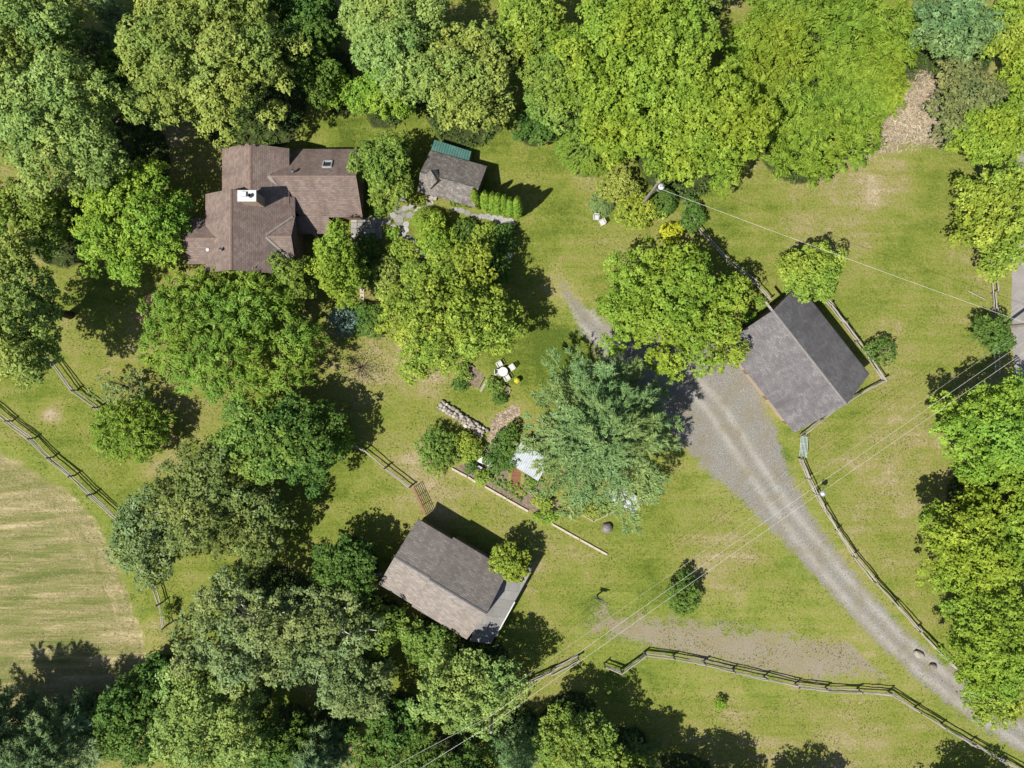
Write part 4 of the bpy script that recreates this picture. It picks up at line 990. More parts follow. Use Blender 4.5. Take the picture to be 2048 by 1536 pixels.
# low string fence in the vegetable garden
r = thing('string_fence', P(1186, 1041), 'low pale string fence at the foot of the pine', 'fence')
q = [P(1132, 1011), P(1186, 1041), P(1228, 1021)]
for p in q:
    m = MB(); m.tube([p, p + Vector((0, 0, .75))], .03, 6); m.build('stake', M['post'], r)
for a, b in zip(q[:-1], q[1:]):
    for z in (.35, .7):
        m = MB(); m.tube([a + Vector((0, 0, z)), b + Vector((0, 0, z))], .03, 5); m.build('string', M['timber'], r)

# timbers edging the vegetable garden and the raised beds
def timber(a, b, label, w=.19, h=.17, mat='timber', group=None):
    a, b = P(*a), P(*b); m = MB(); m.box((a + b) / 2 + Vector((0, 0, h / 2 + .002)), (b - a).length, w, h, b - a)
    solo('landscape_timber', m, M[mat], label, 'timber', group)
timber((904, 937), (934, 953), 'timber at the left end of the vegetable bed edging')
timber((936, 954), (952, 964), 'shortest timber of the vegetable bed edging, by the small yellow shrub')
timber((970, 973), (1012, 997), 'timber of the edging just below the bare soil bed')
timber((1013, 998), (1056, 1022), 'timber of the edging below the yellow flowering clump')
timber((1103, 1047), (1158, 1078), 'timber of the edging past the garden, nearer the plants')
timber((1160, 1079), (1214, 1109), 'timber at the right free end of the long edging')
timber((924, 719), (949, 735), 'dark board on the upper side of the left raised bed', .08, .25, 'post')
timber((968, 756), (957, 776), 'dark board on the right side of the left raised bed', .08, .25, 'post')
timber((980, 752), (1020, 776), 'dark board on the upper side of the right raised bed', .08, .25, 'post')
timber((1021, 781), (1012, 797), 'board on the right side of the right raised bed', .08, .25, 'rail')
timber((974, 760), (961, 783), 'pale plank lying between the two raised beds', .22, .06, 'rail')
pth = thing('plank_path', P(724, 600), 'old pale plank walk in the shrubs left of the yellow maple', 'walk')
for k in range(5):
    m = MB(); c = P(724.5, 582 + k * 9.5) + Vector((0, 0, .05)); m.box(c, .42, .40, .06, (1, .04 * (k % 3 - 1), 0)); m.build('plank', M['timber'], pth)

# ------------------------------------------------------------------ garden furniture and small things
def chair(px, py, rz, label, seat_mat='white', group=None, z=.42):
    c = P(px, py); r = thing('garden_chair', c, label, 'chair', group)
    u = Vector((math.cos(rz), math.sin(rz), 0)); n = Vector((-u.y, u.x, 0)); mt = M[seat_mat]
    m = MB(); 
    for k in range(5): m.box(c + n * (.19 - .095 * k) + Vector((0, 0, z)), .46, .08, .04, u)
    m.build('seat', mt, r)
    m = MB()
    for k in range(5): m.box(c - u * .27 + n * (.19 - .095 * k) + Vector((0, 0, z + .27)), .04, .075, .5, u)
    m.box(c - u * .275 + Vector((0, 0, z + .52)), .05, .52, .07, u); m.build('backrest', mt, r)
    for s in (-1, 1):
        m = MB(); m.box(c + n * (.27 * s) + Vector((0, 0, z + .2)), .5, .06, .04, u); m.box(c + n * (.27 * s) + u * .22 + Vector((0, 0, z + .1)), .05, .05, .2, u); m.build('armrest', mt, r)
        for s2 in (-1, 1):
            m = MB(); m.box(c + n * (.22 * s) + u * (.22 * s2) + Vector((0, 0, (z - .03) / 2)), .05, .05, z - .03, u); m.build('leg', mt, r)
def lathe_table(px, py, rad, label, name='garden_table', h=.72):
    c = P(px, py); r = thing(name, c, label, 'table')
    m = MB(); m.lathe(c + Vector((0, 0, h)), [(rad - .03, -.04), (rad, -.03), (rad, .0), (rad - .02, .012)], 28); m.build('tabletop', M['white'], r)
    for k in range(4):
        a = math.pi / 4 + k * math.pi / 2; p = c + Vector((math.cos(a), math.sin(a), 0)) * rad * .7
        m = MB(); m.tube([p, p.lerp(c, .25) + Vector((0, 0, h - .04))], .03, 6); m.build('leg', M['white'], r)
chair(1191, 437, math.radians(-95), 'left of two white lawn chairs on the grass')
chair(1203, 447, math.radians(205), 'right of two white lawn chairs on the grass')
lathe_table(1006.5, 743.5, .46, 'round white table at the foot of the yellow maple')
chair(1023.5, 735, math.radians(215), 'white chair upper right of the round white table')
chair(995, 744.5, math.radians(0), 'white chair left of the round white table')
chair(1014, 756, math.radians(120), 'white chair below the round white table')
chair(999, 729, math.radians(-60), 'white chair half under leaves above the round table')
def square_table(px, py, w, d, rz, mat, label, h=.7, slats=0):
    c = P(px, py); r = thing('garden_table', c, label, 'table'); u = Vector((math.cos(rz), math.sin(rz), 0)); n = Vector((-u.y, u.x, 0))
    if slats:
        for k in range(slats):
            m = MB(); m.box(c + n * (d * ((k + .5) / slats - .5)) + Vector((0, 0, h)), w, d / slats * .8, .04, u); m.build('slat', mat, r)
    else:
        m = MB(); m.box(c + Vector((0, 0, h)), w, d, .05, u); m.build('tabletop', mat, r)
    for s in (-1, 1):
        for s2 in (-1, 1):
            m = MB(); m.box(c + u * (w * .42 * s) + n * (d * .42 * s2) + Vector((0, 0, h / 2 - .02)), .06, .06, h - .04, u); m.build('leg', mat, r)
square_table(964.5, 919, .78, .62, math.radians(-25), M['white'], 'tilted white square table in the vegetable garden')
square_table(959, 935, .52, .42, math.radians(-30), M['cement'], 'small grey slatted table below the white square table', .5, 5)
chair(978.5, 927, math.radians(200), 'pale ornate chair right of the white square table', 'cement')
# planter with shrub ball by the table
pc = P(1034, 761); pl = thing('planter', pc, 'round planter with yellow flowers right of the white chairs', 'planter')
m = MB(); m.lathe(pc, [(.2, 0), (.28, .45), (.3, .47), (.3, .5), (.25, .5), (.24, .44)], 18); m.build('pot', M['terracotta'], pl)
# dome of the bird feeder and its post
pc = P(1627.5, 980.5); fd = thing('bird_feeder', pc, 'grey dome topped bird feeder pole beside the driveway fence', 'bird feeder')
m = MB(); m.tube([pc, pc + Vector((0, 0, 2.35))], .03, 8); m.build('pole', M['dark'], fd)
m = MB(); m.lathe(pc + Vector((0, 0, 2.1)), [(.30, 0), (.29, .08), (.24, .18), (.14, .26), (.04, .3), (.0, .31)], 22); m.build('dome', M['steel'], fd, True)
m = MB(); m.lathe(pc + Vector((0, 0, 1.75)), [(.08, 0), (.09, .02), (.09, .3), (.05, .33)], 12); m.build('seed_tube', M['cement'], fd)
# T sign on the lawn
pc = P(1194, 1190); sg = thing('lawn_sign', pc, 'dark T shaped sign post alone on the lawn', 'sign')
m = MB(); m.box(pc + Vector((0, 0, .85)), .12, .12, 1.7); m.build('post', M['dark'], sg)
m = MB(); m.box(pc + Vector((.02, 0, 1.55)), 1.0, .09, .12, (1, -.25, 0)); m.build('crossbar', M['dark'], sg)
m = MB(); m.box(pc + Vector((.03, 0, 1.24)), .7, .04, .42, (1, -.25, 0)); m.build('board', M['white'], sg)
# tarp covered mound
m = MB(); m.lathe(P(1213, 1055), [(.55, 0), (.56, .15), (.47, .42), (.28, .62), (.08, .7), (.0, .72)], 11)
for v in m.v: v.x += rnd.uniform(-.05, .05); v.y += rnd.uniform(-.05, .05)
solo('covered_fire_pit', m, M['tarp'], 'grey tarp covered mound below the pine', 'cover')
# post beside the driveway boulders, pole lying on the lawn, grey post by the road
m = MB(); a, b = P(1936, 582), P(1968, 600); m.tube([a + Vector((0, 0, .05)), (a + b) / 2 + Vector((0, 0, .12)), b + Vector((0, 0, .3))], [.05, .045, .04], 7)
solo('fallen_pole', m, M['rail'], 'pale pole lying on the lawn beside the roadside fence', 'pole')

# ------------------------------------------------------------------ utility poles and wires
def utility_pole(label, base, h, arms=1, transformer=False, arm_dir=(1, 0, 0)):
    r = thing('utility_pole', base, label, 'utility pole')
    m = MB(); m.tube([base - Vector((0, 0, .1)), base + Vector((0, 0, h * .5)), base + Vector((0, 0, h))], [.17, .15, .12], 12); m.build('pole', M['pole'], r)
    ad = Vector(arm_dir).normalized()
    for k in range(arms):
        z = h - .25 - .7 * k
        arm = MB(); arm.box(base + Vector((0, 0, z)) + ad.cross(Vector((0, 0, 1))) * .17, 2.0, .1, .12, ad); arm = arm.build('crossarm', M['pole'], r)
        for s in (-.9, -.4, .4, .9):
            m = MB(); m.lathe(base + Vector((0, 0, z + .06)) + ad.cross(Vector((0, 0, 1))) * .17 + ad * s, [(.04, 0), (.06, .05), (.04, .1), (.055, .14), (.02, .18)], 8); m.build('insulator', M['white'], arm)
    if transformer:
        t_ = MB(); c = base + Vector((.38, -.22, h - 1.7)); t_.lathe(c, [(.24, 0), (.26, .03), (.26, .85), (.28, .86), (.28, .92), (.1, 1.0), (.0, 1.01)], 18); t_ = t_.build('transformer', M['white'], r, True)
        for s in (-.1, .1):
            m = MB(); m.lathe(c + Vector((s, 0, .97)), [(.04, 0), (.05, .1), (.02, .22)], 8); m.build('bushing', M['dark'], t_)
        m = MB(); p = base + Vector((.12, .12, 0)); m.tube([p + Vector((0, 0, .1)), p + Vector((0, 0, h - .6))], .045, 7); m.build('conduit', M['cement'], r)
utility_pole('utility pole with white transformer at the edge of the maple wood', P(1281, 414), 9.0, 0, True)
utility_pole('utility pole in the lower wood beside the blue spruce', P(987, 1378), 9.0, 0, False, (.57, .82, 0))
utility_pole('utility pole by the road beneath the small dark tree', P(2000, 655), 9.0, 2, False, (.5, -.86, 0))
def wire(label, a, b, rad, mat, sag=.5, n=40, name='overhead_wire'):
    m = MB(); pts = [a.lerp(b, k / n) - Vector((0, 0, 4 * sag * (k / n) * (1 - k / n))) for k in range(n + 1)]
    m.tube(pts, rad, 6); solo(name, m, M[mat], label, 'wire', None, True, tuple(pts[0]))
wire('lowest and brightest of the three overhead wires crossing the driveway', P(979, 1452, 8.7), P(2139, 643, 8.7), .0105, 'wire')
wire('middle overhead wire of the three crossing the driveway', P(978, 1434, 8.4), P(2139, 622, 8.4), .0105, 'wire')
wire('thin upper wire of the three crossing the driveway', P(980, 1404, 7.2), P(2120, 612, 7.2), .008, 'cable')
wire('overhead wire continuing from the lower pole to the bottom edge, right strand', P(979, 1452, 8.7), P(600, 1698, 8.7), .0105, 'wire')
wire('overhead wire continuing from the lower pole to the bottom edge, left strand', P(978, 1434, 8.4), P(600, 1640, 8.4), .012, 'cable')
wire('single white service wire from the transformer pole to the road', P(1316, 376, 7.9), P(2139, 677, 7.9), .0105, 'wire', .35)

# ------------------------------------------------------------------ foliage
def unit(v): return v / np.maximum(np.linalg.norm(v, axis=1, keepdims=True), 1e-9)
def kites(C, N, T, Ln, W, fold=0.18):
    T = unit(T - N * (T * N).sum(1, keepdims=True)); B = np.cross(N, T)
    Ln = np.asarray(Ln)[:, None]; W = np.asarray(W)[:, None]
    v = np.stack([C - T * Ln * .42 + B * W * .5, C - T * Ln * .42 - B * W * .5, C + T * Ln * .58], 1)
    return v.reshape(-1, 3)
def leaf_object(name, V, clump, mat, parent):
    F = np.arange(len(V)).reshape(-1, 3)
    me = np_mesh(name, V, F)
    at = me.attributes.new('clump', 'FLOAT', 'FACE'); at.data.foreach_set('value', clump.astype(np.float32))
    me.materials.append(mat)
    return put(bpy.data.objects.new(name, me), parent)
def sphere_dirs(n, rg, lo=-1.0):
    z = 1 - (1 - lo) * (np.arange(n) + rg.random(n)) / n
    a = np.arange(n) * 2.39996 + rg.random(n) * .9 + rg.random() * 6.28
    s = np.sqrt(np.maximum(0, 1 - z * z))
    return np.stack([s * np.cos(a), s * np.sin(a), z], 1)

def broadleaf(rg, a, b, zb, h, opts):
    """lobes -> twig clumps -> leaves; returns leaf faces, clump tint, lobe centres"""
    sparse = opts.get('sparse', 1.0); fe = opts.get('feather', 0); mp = opts.get('maple', 0); dense = 1.05 if mp else 1.0
    R = math.sqrt(a * b); c = (h - zb) / 2; zc = (h + zb) / 2
    big = R > 1.3
    lr = max(.5, min(R * (.20 if not fe else .15), 1.0 if mp else 1.22)) if big else R * .36
    nl = int(max(8, min(120, dense * (1.05 if not fe else 1.25) * R * (R + c) / (lr * lr))))
    D = sphere_dirs(nl, rg, -.30) + rg.normal(size=(nl, 3)) * .06
    D = unit(D)
    # slow swells of the whole crown outline
    sw = unit(rg.normal(size=(7, 3))); sa = rg.uniform(-.16, .14, 7)
    swell = 1 + (np.clip((D @ sw.T - .55) / .45, 0, 1) * sa).sum(1)
    rad = (rg.uniform(.66, 1.09, nl) if not fe else rg.uniform(.86, 1.03, nl)) * swell
    if not big: rad = rg.uniform(.45, 1.12, nl)
    semi = np.array([max(a - lr * .6, a * .4), max(b - lr * .6, b * .4), max(c - lr * .5, c * .45)])
    LC = D * rad[:, None] * semi + np.array([0, 0, zc])
    LR = lr * (rg.uniform(.55, 1.32, nl) if not mp else rg.uniform(.62, 1.15, nl))
    keep = rg.random(nl) < (.84 if not mp else .92)
    LC, LR = LC[keep], LR[keep]
    ni = max(3, nl // 4)          # shaded inner lobes behind the gaps
    Di = sphere_dirs(ni, rg, -.1)
    LC = np.vstack([LC, Di * rg.uniform(.45, .66, (ni, 1)) * semi + np.array([0, 0, zc])]); LR = np.append(LR, lr * rg.uniform(1.0, 1.5, ni))
    for dx, dy, rr in opts.get('ext', ()):
        for q in range(4):
            k = S * .9; aa = q * 1.57 + rg.random()
            LC = np.vstack([LC, [dx * k + math.cos(aa) * rr * k * .5, -dy * k + math.sin(aa) * rr * k * .5, zc - .3 + rg.random() * .9]]); LR = np.append(LR, rr * k * .55)
    nl = len(LR)
    cr = max(.15, min(.50, R * .12))
    leaf_l = max(.13, min(.23, R * .045 + .07)); leaf_w = leaf_l * .80
    Cc, Cn, lob = [], [], []
    for i in range(nl):
        n = int(max(4, 2.7 * (LR[i] / cr) ** 2))
        d = sphere_dirs(n, rg, -.35)
        p = LC[i] + d * LR[i] * rg.uniform(.78, 1.12, (n, 1)) * np.array([1, 1, .86])
        kp = np.ones(n, bool)
        for j in range(nl):
            if j != i: kp &= ((p - LC[j]) ** 2).sum(1) > (LR[j] * .78) ** 2
        Cc.append(p[kp]); Cn.append(d[kp]); lob.append(np.full(kp.sum(), i))
    Cc, Cn, lob = np.vstack(Cc), np.vstack(Cn), np.concatenate(lob)
    keep = rg.random(len(Cc)) < (.94 if sparse >= 1 else sparse)
    keep &= Cc[:, 2] > .10
    Cc, Cn, lob = Cc[keep], Cn[keep], lob[keep]
    per = int(max(9, (9.5 if not fe else 10.5) * (cr / leaf_l) ** 2))
    n = len(Cc) * per
    ci = np.repeat(np.arange(len(Cc)), per)
    csz = cr * rg.uniform(.65, 1.35, len(Cc))
    d = unit(rg.normal(size=(n, 3)) + Cn[ci] * .6 + np.array([0, 0, .6]))
    p = Cc[ci] + d * (csz[ci] * rg.uniform(.60, 1.12, n))[:, None] * np.array([1.06, 1.06, .76])
    N = unit(d * .55 + Cn[ci] * .28 + np.array([0, 0, .58]) + rg.normal(size=(n, 3)) * .46)
    T = unit(rg.normal(size=(n, 3)) + d * .8)
    if fe:      # feathery shoots: narrow leaves streaming outward
        flow = unit(Cn[ci] * np.array([1, 1, .3]) + np.array([0, 0, -.1]) + rg.normal(size=(len(Cc), 3))[ci] * .35)
        p = Cc[ci] + d * (csz[ci] * rg.uniform(.3, .95, n))[:, None] * np.array([1, 1, .8]) + flow * (csz[ci] * rg.uniform(0, 1.0, n))[:, None]
        T = unit(flow + d * .35 + rg.normal(size=(n, 3)) * .3); leaf_l *= 1.4; leaf_w = leaf_l * .36
    sz = rg.uniform(.45, 1.5, n)
    tint = (rg.random(nl)[lob] * .5 + rg.random(len(Cc)) * .5)[ci]
    m = int(n * .07 * min(1, sparse))
    li = rg.integers(0, nl, m)
    p2 = LC[li] + unit(rg.normal(size=(m, 3))) * (LR[li] * rg.uniform(.2, .8, m))[:, None]
    p2[:, 2] = np.maximum(p2[:, 2], .1); p[:, 2] = np.maximum(p[:, 2], .05)
    V = np.vstack([kites(p, N, T, leaf_l * sz, leaf_w * sz), kites(p2, unit(rg.normal(size=(m, 3)) + np.array([0, 0, .8])), rg.normal(size=(m, 3)), np.full(m, leaf_l * 1.5), np.full(m, leaf_w * 1.6))])
    return V, np.concatenate([tint, rg.random(m)]), LC

def sprays(rg, a, b, zb, h, opts):
    """many leafy shoots growing out of a dome (yew, arching and weeping shrubs)"""
    R = math.sqrt(a * b); c = h - zb
    area = math.pi * a * b * 1.5
    weep = opts.get('weep', 0)
    sl = max(.25, min(.85, R * .16))
    ns = int(area / (sl * sl) * 4.6 * opts.get('sparse', 1.0))
    nb = max(5, int(R * 5))
    bd = unit(rg.normal(size=(nb, 3)) * np.array([1, 1, .8])); bd[:, 2] = np.abs(bd[:, 2]); bw = rg.uniform(-.13, .17, nb)
    zz = rg.random(ns) * .98 + .02; aa = rg.random(ns) * 6.2832; q_ = np.sqrt(1 - zz * zz)
    d = np.stack([q_ * np.cos(aa), q_ * np.sin(aa), zz], 1)
    bump_ = np.clip((d @ bd.T - .90) / .1, 0, 1)
    rr = 0.93 + (bump_ * bw).sum(1) + rg.normal(size=ns) * .035
    base = d * rr[:, None] * np.array([a, b, c]) * .92 + np.array([0, 0, zb])
    out = unit(d * np.array([1, 1, .7]))
    dirs = unit(out * (1.0 if not weep else .8) + np.array([0, 0, .35 if not weep else -.25]) + rg.normal(size=(ns, 3)) * (.42 if not weep else .25))
    k = 11
    i = np.repeat(np.arange(ns), k)
    t = np.tile(np.linspace(0, 1, k), ns)
    slen = sl * rg.uniform(.6, 1.3, ns)
    droop = np.array([0, 0, -1.0]) * (.25 + .5 * weep)
    p = base[i] + dirs[i] * (slen[i] * t)[:, None] + droop * (slen[i] * t * t)[:, None]
    sd = np.where(np.tile(np.arange(k) % 2, ns) == 0, 1.0, -1.0)
    side = np.cross(dirs[i], np.array([0, 0, 1.0])); side = unit(side + 1e-3)
    T = unit(dirs[i] * .8 + side * sd[:, None] * .75 + rg.normal(size=(len(i), 3)) * .25)
    N = unit(out[i] * .5 + np.array([0, 0, .75]) + rg.normal(size=(len(i), 3)) * .35)
    ll = max(.12, min(.26, sl * .34)) * rg.uniform(.7, 1.3, len(i))
    p = p + T * (ll * .5)[:, None]
    p[:, 2] = np.maximum(p[:, 2], .05)
    tint = (rg.random(ns) * .6 + .4 * np.clip(rr * 2 - 1.4, 0, 1))[i]
    return kites(p, N, T, ll, ll * (.42 if not weep else .36)), tint, d[::max(1, ns // 10)] * np.array([a, b, c]) * .6 + np.array([0, 0, zb])

def conifer(rg, a, b, h, opts, soft):
    """whorled boughs with side twigs and needle tufts; soft = white pine plumes, else spruce"""
    nb = int(38 + 5.2 * a) if soft else int(60 + 7 * a)
    P_, D_, tint = [], [], []
    limbs = []
    az_w = rg.uniform(.90, 1.10, 9)
    for k in range(nb):
        t = (k + rg.random()) / nb
        az = k * 2.39996 + rg.uniform(-.3, .3)
        z0 = h * (.16 + .80 * t) if soft else h * (.08 + .9 * t)
        prof = (1 - t) ** (.55 if soft else .85)
        L = (prof * rg.uniform(.78, 1.06) + .10) * az_w[int((az % 6.2832) / 6.2832 * 9) % 9]
        dirv = np.array([math.cos(az) * a * L, math.sin(az) * b * L, 0])
        ln = np.linalg.norm(dirv)
        rise = (ln * rg.uniform(.05, .30)) if soft else -ln * rg.uniform(.05, .25)
        ns = int(max(6, ln * (9.5 if soft else 8)))
        s = rg.uniform(.03, 1, ns) ** .7
        ax = dirv / max(ln, 1e-6); side = np.array([-ax[1], ax[0], 0])
        w = ln * (.17 if soft else .21) * (1.05 - s * .75) + .15
        lat = rg.uniform(-1, 1, ns) * w
        pos = np.array([0, 0, z0]) + ax * (ln * s)[:, None] + side * lat[:, None] + np.array([0, 0, 1]) * (rise * s * s + rg.uniform(-.12, .18, ns))[:, None]
        dr = unit(ax * .8 + side * np.sign(lat)[:, None] * .55 + np.array([0, 0, .35 if soft else .05]) + rg.normal(size=(ns, 3)) * .22)
        P_.append(pos); D_.append(dr); tint.append(np.full(ns, rg.random() * .55) + s * .3 + rg.random(ns) * .15)
        limbs.append(np.array([0, 0, z0]) + dirv * .85 + np.array([0, 0, rise * .7]))
    P_, D_, tint = np.vstack(P_), np.vstack(D_), np.concatenate(tint)
    nt = len(P_); k = 16 if soft else 13
    i = np.repeat(np.arange(nt), k)
    tl = (.62 if soft else .5)
    u = rg.random(len(i))
    spread = rg.normal(size=(len(i), 3)); spread -= D_[i] * (spread * D_[i]).sum(1, keepdims=True); spread = unit(spread)
    T = unit(D_[i] * (.75 if soft else .55) + spread * .7)
    ll = (.34 if soft else .24) * rg.uniform(.7, 1.25, len(i))
    p = P_[i] + D_[i] * (tl * (u - .3))[:, None] + T * (ll * .5)[:, None]
    N = unit(np.array([0, 0, 1.0]) + rg.normal(size=(len(i), 3)) * .45)
    return kites(p, N, T, ll, ll * .24, .05), np.clip(tint[i], 0, 1), limbs

def bare(rg, a, b, h):
    P_, T_ = [], []
    for k in range(190):
        d = unit(rg.normal(size=(1, 3)) * np.array([1, 1, .45]))[0]; d[2] = abs(d[2]) + .15
        for s in np.linspace(.45, 1, 5):
            if rg.random() < .55:
                P_.append(d * np.array([a, b, h * .95]) * s * rg.uniform(.8, 1)); T_.append(d)
    P_, T_ = np.array(P_), np.array(T_); n = len(P_)
    return kites(P_, unit(rg.normal(size=(n, 3)) + np.array([0, 0, 1.0])), unit(T_ + rg.normal(size=(n, 3)) * .5), np.full(n, .16), np.full(n, .09)), rg.random(n), [p for p in P_[::4]]

def plant(kind, name, px, py, rx, ry, h, lf, label, cat, opts, seed, group=None):
    rg = np.random.default_rng(seed)
    if kind == 'broad': zb = h * (.22 if h > 3 else .04); zc = .58 * h
    elif kind == 'feather': zb = 0; zc = .42 * h
    elif kind == 'spray': zb = h * .04; zc = .38 * h
    else: zb = 0; zc = .42 * h
    base = P(px, py, zc); base.z = 0
    f = (H - zc) / H
    a, b = rx * S * f, ry * S * f
    r = thing(name, base, label, cat, group)
    if kind in ('broad', 'feather'):
        o = dict(opts); o['feather'] = kind == 'feather'; o['maple'] = 'maple' in name; V, tint, tips = broadleaf(rg, a, b, zb, h, o)
    elif kind == 'spray': V, tint, tips = sprays(rg, a, b, zb, h, opts)
    elif kind == 'bare': V, tint, tips = bare(rg, a, b, h)
    else: V, tint, tips = conifer(rg, a, b, h, opts, kind == 'pine')
    leaf_object('crown', V, tint, LF[lf], r)
    # trunk with its limbs
    m = MB(); rr = random.Random(seed)
    tall = kind in ('pine', 'spruce')
    R = max(.03, min(.34, h * .026))
    top = h * (.66 if tall else .62)
    jig = [Vector((rr.uniform(-.02, .02) * h, rr.uniform(-.02, .02) * h, top * k / 4)) for k in range(5)]; jig[0] = Vector((0, 0, -.05))
    m.tube([base + p for p in jig], [R * 1.35, R, R * .85, R * .65, R * .25 if tall else R * .4], 8)
    tips = list(tips); rr.shuffle(tips)
    for tp in tips[:26 if kind != 'bare' else 60]:
        if tall and tp[2] > h * .62: continue
        tp = Vector(tp); s0 = jig[1].lerp(jig[3], rr.random()) if not tall else Vector((0, 0, max(.3, tp.z - .2)))
        if kind == 'bare': s0 = Vector((0, 0, .1))
        if kind in ('spray', 'feather'): s0 = jig[0].lerp(jig[2], rr.random())
        mid = s0.lerp(tp, .55) + Vector((0, 0, (.08 if not tall else .0) * h * .5))
        lr_ = R * (.42 if h > 3 else .5) * (.5 if kind == 'bare' else 1)
        if opts.get('pb'): tp = tp + (tp - Vector((0, 0, h * .5))) * .22
        m.tube([base + s0, base + mid, base + tp], [lr_, lr_ * .7, lr_ * .25], 5, False)
    m.build('trunk', M['bark_pale'] if opts.get('pb') else M['bark'], r, True)
    return r

for k, (kind, name, px, py, rx, ry, h, lf, fl, label, cat, opts) in enumerate(TREES):
    plant(kind, name, px, py, rx, ry, h, lf, label, cat, opts, 1000 + k)

# arborvitae hedge: narrow flame shaped evergreens
def thuja_mesh(seed):
    rg = np.random.default_rng(seed)
    n = 2600
    t = rg.random(n) ** .8; az = rg.random(n) * 6.283
    rad = np.sin(np.clip(t * .86 + .10, 0, 1) * math.pi) ** .62 * (1 - .32 * t) * rg.uniform(.82, 1.04, n)
    p = np.stack([rad * np.cos(az), rad * np.sin(az), t], 1)
    out = np.stack([np.cos(az), np.sin(az), np.full(n, .25)], 1)
    T = unit(np.array([0, 0, 1.0]) + out * .35 + rg.normal(size=(n, 3)) * .2)
    V = kites(p * np.array([.58, .58, 5.0]), unit(out + rg.normal(size=(n, 3)) * .35), T, rg.uniform(.2, .34, n), rg.uniform(.11, .19, n))
    me = np_mesh('crown', V, np.arange(len(V)).reshape(-1, 3))
    at = me.attributes.new('clump', 'FLOAT', 'FACE'); at.data.foreach_set('value', rg.random(n).astype(np.float32)); me.materials.append(LF['thuja'])
    return me
TH = [thuja_mesh(5), thuja_mesh(6)]
tm = MB(); tm.tube([(0, 0, -.05), (0, 0, 2.2), (0, 0, 4.3)], [.09, .07, .02], 7); tm = tm.mesh('trunk', M['bark'])
for k, (tx, ty, bx, by, lab) in enumerate(((962, 372, 955, 422, 'leftmost arborvitae, touching the shed roof'), (980, 364, 975, 428, 'second arborvitae from the shed, tallest of the hedge'), (988, 382, 988, 430, 'third arborvitae from the shed'),
        (1000, 386, 998, 432, 'fourth arborvitae from the shed'), (1015, 382, 1009, 434, 'fifth arborvitae from the shed'), (1024, 398, 1020, 436, 'sixth and lowest arborvitae, second from the right end'), (1038, 381, 1034, 438, 'rightmost arborvitae at the free end of the hedge'))):
    base = P(bx, by - 8); g0 = (768 - ty) / max(1, (768 - by + 8)); hh = max(3.8, min(6.6, H * (1 - 1 / g0)))
    r = thing('arborvitae', base, lab, 'arborvitae', 'arborvitae hedge beside the shed')
    for me, nm in ((TH[k % 2], 'crown'), (tm, 'trunk')):
        o = bpy.data.objects.new(nm, me); o.scale = (1.04 * (.86 + .09 * (k * 5 % 4)), 1.04 * (.86 + .09 * (k * 3 % 4)), hh / 5.0); o.rotation_euler = (0, 0, k * 1.3); put(o, r)
# flowers in the planter
rg = np.random.default_rng(77); n = 160
d = unit(rg.normal(size=(n, 3)) + np.array([0, 0, .6])); pp = d * .27 + np.array([0, 0, .58])
leaf_object('flowers', kites(pp, unit(d + np.array([0, 0, .5])), rg.normal(size=(n, 3)), np.full(n, .13), np.full(n, .1)), rg.random(n), LF['gold'], pl)

# vegetable seedlings, one by one
rgv = random.Random(3)
VG = MB
seed_me = []
for s in range(3):
    rg = np.random.default_rng(300 + s); n = 46
    d = unit(rg.normal(size=(n, 3)) + np.array([0, 0, .7])); p = d * rg.uniform(.08, .26, (n, 1)) + np.array([0, 0, .06]); p[:, 2] = np.abs(p[:, 2])
    V = kites(p, unit(d * .5 + np.array([0, 0, .8]) + rg.normal(size=(n, 3)) * .3), d, np.full(n, .2), np.full(n, .12))
    me = np_mesh('vegetable_plant', V, np.arange(len(V)).reshape(-1, 3)); at = me.attributes.new('clump', 'FLOAT', 'FACE'); at.data.foreach_set('value', rg.random(n).astype(np.float32)); me.materials.append(LF['mid' if s else 'deep'])
    seed_me.append(me)
for row in range(4):
    for k in range(7):
        x = 984 + k * 9.5 + row * 6 + rgv.uniform(-2, 2) - row * 2; y = 962 + k * 5.6 - row * 9 + rgv.uniform(-2, 2) + row * 4
        if rgv.random() < .18: continue
        o = bpy.data.objects.new('vegetable_plant', rgv.choice(seed_me)); o.location = P(x, y); o.rotation_euler = (0, 0, rgv.uniform(0, 6)); s = rgv.uniform(.7, 1.25); o.scale = (s, s, s); put(o)
        tag(o, 'small vegetable plant in the bare soil bed above the timber edging', 'plant', 'vegetable plants in the soil bed')

# forest floor brush under the wood: one mass nobody could count
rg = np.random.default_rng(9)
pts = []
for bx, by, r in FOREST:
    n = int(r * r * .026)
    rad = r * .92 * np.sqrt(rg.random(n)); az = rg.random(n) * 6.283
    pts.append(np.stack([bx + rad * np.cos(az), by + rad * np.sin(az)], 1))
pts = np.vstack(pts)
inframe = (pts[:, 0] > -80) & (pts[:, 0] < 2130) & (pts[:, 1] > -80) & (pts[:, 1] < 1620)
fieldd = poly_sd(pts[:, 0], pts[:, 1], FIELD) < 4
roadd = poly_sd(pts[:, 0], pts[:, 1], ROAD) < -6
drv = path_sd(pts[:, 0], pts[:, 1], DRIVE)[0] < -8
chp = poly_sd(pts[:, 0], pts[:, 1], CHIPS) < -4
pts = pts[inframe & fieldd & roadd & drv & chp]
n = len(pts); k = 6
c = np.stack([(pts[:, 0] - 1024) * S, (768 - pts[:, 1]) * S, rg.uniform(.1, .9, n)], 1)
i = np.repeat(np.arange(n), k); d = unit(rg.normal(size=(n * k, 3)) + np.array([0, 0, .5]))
p = c[i] + d * rg.uniform(.1, .5, (n * k, 1)); p[:, 2] = np.maximum(p[:, 2], .03)
